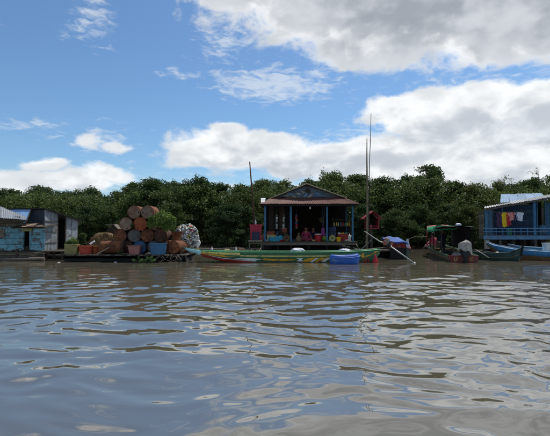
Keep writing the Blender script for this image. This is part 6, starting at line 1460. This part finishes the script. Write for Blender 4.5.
dr = MB().box((PX(549.5, YWb), YWb - .04, zd + .95), (.42, .035, 1.9)).build('door', 'blue_post', hr)
MB().lathe([(0, -.02), (.02, -.015), (.02, .015), (0, .02)], 8, (PX(546.5, YWb), YWb - .07, zd + .95), 'Y').build('handle', 'metal_dark', dr)
for px in (537, 545.3): MB().beam((PX(px, YWb), YWb - .03, zd), (PX(px, YWb), YWb - .03, zd + 2.05), .07, .05).build('door_frame', 'blue_post', hr)
for px, w in ((485.6, .09), (502.5, .05), (534.2, .14), (572, .1), (610, .1)):
    MB().beam((PX(px, YR + .1), YR + .1, zd), (PX(px, YR + .1), YR + .1, zwt(px) - .02), w, w).build('post', 'blue_post', hr)
for zz in (PZ(228.4, YR), PZ(231.6, YR)): MB().beam((xl, YR + .03, zz), (xr, YR + .03, zz), .04, .05).build('rail', 'blue_pale', hr)
for k, px in enumerate((490.5, 496.5, 508.5, 515, 521.5, 528, 541, 547.5, 556, 565, 580, 590)): MB().beam((PX(px, YR), YR + .07, zd), (PX(px, YR), YR + .07, PZ(227.6, YR)), .045, .04).build('baluster', 'blue_post', hr)
# slanting tin roof, rising to the right and to the back
ra, rb_ = P(483.6, 208.6, YR - .35), P(640, 181, YR - .35); bkv = Vector((1.75, 3.4, .34))
n_ = 11
for k in range(n_):
    a, b_ = ra.lerp(rb_, k / n_), ra.lerp(rb_, (k + 1) / n_ + .006); dz_ = rnd.uniform(-.02, .02)
    corrugated(a + Vector((0, rnd.uniform(-.08, .06), dz_)), b_ + Vector((0, 0, dz_)), b_ + bkv * (1 if k > 1 else .7), a + bkv * (1 if k > 1 else .7), 6, .016, sag=.012, seed=k).build('roof_sheet', 'tin_grey', hr)
MB().beam(ra + Vector((.05, .1, -.07)), rb_ + Vector((0, .1, -.07)), .06, .10).build('eave_beam', 'wood_grey', hr)
for k in range(9):
    a = ra.lerp(rb_, (k + .5) / 9); MB().beam(a + Vector((0, .06, -.06)), a + bkv * .85 + Vector((0, 0, -.06)), .05, .07).build('rafter', 'wood_dark', hr)
# second roof behind
hb_ = thing('tin_roof_hut', (PX(522, 29), 29, 0), 'pale blue tin roofed hut half hidden behind the blue house', 'hut')
q0, q1, q2, q3 = P(500.5, 202.5, 28.6), P(548, 199.5, 28.6), P(541.5, 193.2, 30.6), P(501.5, 194.2, 30.6)
for k in range(5): corrugated(q0.lerp(q1, k / 5), q0.lerp(q1, (k + 1) / 5 + .01), q3.lerp(q2, (k + 1) / 5 + .01), q3.lerp(q2, k / 5), 6, .02, sag=.02, seed=k).build('roof_sheet', 'tin_blue', hb_)
for k in range(6): MB().box((q0.x + .35 + k * .48, 28.75, 1.45), (.46, .03, 2.7)).build('wall_board', 'wood_grey', hb_)
MB().box((q0.x + 1.55, 30.3, 1.6), (2.8, .03, 2.9)).build('back_wall', 'wood_dark', hb_)
# laundry
YL = YR - .02; zl = lambda px: PZ(212.0 + .25 * math.sin((px - 494) / 30 * math.pi), YL)
cl_ = thing('clothes_line', (PX(508, YL), YL, PZ(212, YL)), 'clothes line strung under the slanting roof of the blue house', 'clothes line')
MB().tube([Vector((PX(px, YL), YL, zl(px))) for px in range(488, 536, 4)], .008, 5).build('rope', 'rope', cl_)
def garment(px, w_px, h_px, m, lab, kind='shirt', seed=0):
    rr = random.Random(seed); w, hh = w_px * 1.22 * YL / FPX, h_px * 1.06 * YL / FPX; c = Vector((PX(px, YL), YL, zl(px)))
    if kind == 'shirt': prof = [(0, .30), (.02, .50), (.10, .50), (.30, .50), (.34, .36), (.6, .36), (1, .38)]
    elif kind == 'trousers': prof = [(0, .36), (.1, .38), (.4, .40), (1, .34)]
    else: prof = [(0, .44), (.5, .46), (1, .46)]
    rows = []; nv = 12; nu = 10
    for i in range(nv + 1):
        v_ = i / nv; hw = lerp_tab(prof, v_) * w; row = []
        for j in range(nu + 1):
            u = j / nu * 2 - 1
            row.append(c + Vector((u * hw + .02 * math.sin(5 * v_ + seed), -.03 - .03 * math.sin(u * 5 + seed + v_ * 2) * v_ - .01 * math.sin(11 * u + seed), -hh * v_ * (1 + .05 * math.sin(3 * u + seed)) - .01)))
        rows.append(row)
    th = Vector((0, .035, 0)); mb = MB().grid(rows); bk2 = [[p + th for p in r_] for r_ in rows]; mb.grid([r_[::-1] for r_ in bk2])
    mb.grid([rows[0], bk2[0]]); mb.grid([rows[-1], bk2[-1]]); mb.grid([[r_[0] for r_ in rows], [r_[0] for r_ in bk2]]); mb.grid([[r_[-1] for r_ in rows], [r_[-1] for r_ in bk2]])
    g = thing('garment', c - Vector((0, 0, hh)), lab, 'clothing', 'laundry on the line'); mb.build('cloth', m, g)
    for s_ in (-.6, .6): MB().box(c + Vector((s_ * .3 * w, -.025, -.01)), (.016, .05, .06)).build('peg', 'wood_pale', g)
garment(499.4, 6.0, 14, 'cloth_purple', 'dark purple patterned shirt at the left end of the clothes line', seed=1)
garment(504.2, 6.4, 13.5, 'cloth_yellow', 'bright yellow shirt on the clothes line', seed=2)
garment(508.2, 4.4, 12.5, 'cloth_red', 'deep red garment beside the yellow shirt on the line', 'towel', 3)
garment(511.6, 5.8, 7.6, 'cloth_coral', 'coral and white shirt in the middle of the clothes line', seed=4)
garment(515.2, 4.4, 12.5, 'cloth_navy', 'dark navy trousers left of the white shirt on the line', 'trousers', 5)
garment(519.2, 7.6, 8.0, 'cloth_white', 'white shirt at the right end of the clothes line', seed=6)
jr = thing('water_jar', (PX(542, YR + .5), YR + .5, zd), 'pale blue round water jar on the blue house deck', 'jar')
MB().lathe([(0, 0), (.16, 0), (.21, .06), (.24, .2), (.23, .34), (.18, .44), (.16, .47), (.18, .5), (.17, .52), (.14, .5), (.14, .4), (0, .38)], 22, (PX(542, YR + .5), YR + .5, zd), smooth=True).build('body', 'blue_pale', jr)
MB().lathe([(0, 0), (.19, 0), (.19, .03), (.03, .06), (.03, .09), (0, .09)], 18, (PX(542, YR + .5), YR + .5, zd + .515)).build('lid', 'plastic_sky', jr)
gt = tub('bucket', PX(509, YR + .6), YR + .6, zd, .34, .28, .40, .34, 'boat_green_light', 'green bucket on the deck below the hanging laundry', 'bucket', n=16)
# things hanging under the deck
for px, lab in ((533, 'dark round net float hanging under the blue house deck below the thick post'),):
    c = P(px, 243, YR - .08); t_ = thing('net_float', c, lab, 'float')
    MB().lathe([(0, -.11), (.08, -.09), (.12, 0), (.08, .09), (0, .11)], 14, c, smooth=True).build('ball', 'metal_dark', t_); MB().tube([c + Vector((0, 0, .1)), Vector((c.x, YR - .06, zd - .1))], .006, 4).build('cord', 'rope', t_)
# drifting timbers and litter by the far shore, left of the house
for k, (px, py, ln, lab) in enumerate(((208, 250.2, 2.6, 'long driftwood log afloat behind the bow of the long boat'), (232, 249.2, 1.8, 'short driftwood log afloat left of the wooden stand'))):
    Y = CAMZ * FPX / (py - HY); c = Vector((PX(px, Y), Y, .03)); MB().tube([c - Vector((ln / 2, .1, .02)), c + Vector((0, .05, .02)), c + Vector((ln / 2, -.05, 0))], [.08, .1, .07], 9).build('driftwood', 'wood_grey', None, loc=c, label=lab, cat='log')
for k, (px, py, m_, lab) in enumerate(((212, 250.6, 'plastic_white', 'white bottle floating behind the bow stripe of the long boat'), (227, 250.3, 'plastic_cream', 'pale yellow bottle floating between the driftwood logs'), (236, 250.4, 'plastic_white', 'white bottle floating near the wooden stand'), (241.5, 250.2, 'straw', 'straw coloured litter floating next to the wooden stand'))):
    Y = CAMZ * FPX / (py - HY); c = Vector((PX(px, Y), Y, 0)); MB().lathe([(0, -.16), (.06, -.16), (.07, -.12), (.07, .10), (.03, .16), (.03, .22), (0, .22)], 10, (0, 0, 0), 'Z' if k % 2 == 0 else 'X', True).build('bottle', m_, None, label=lab, cat='litter', group='floating litter').location = c + Vector((0, 0, .03))
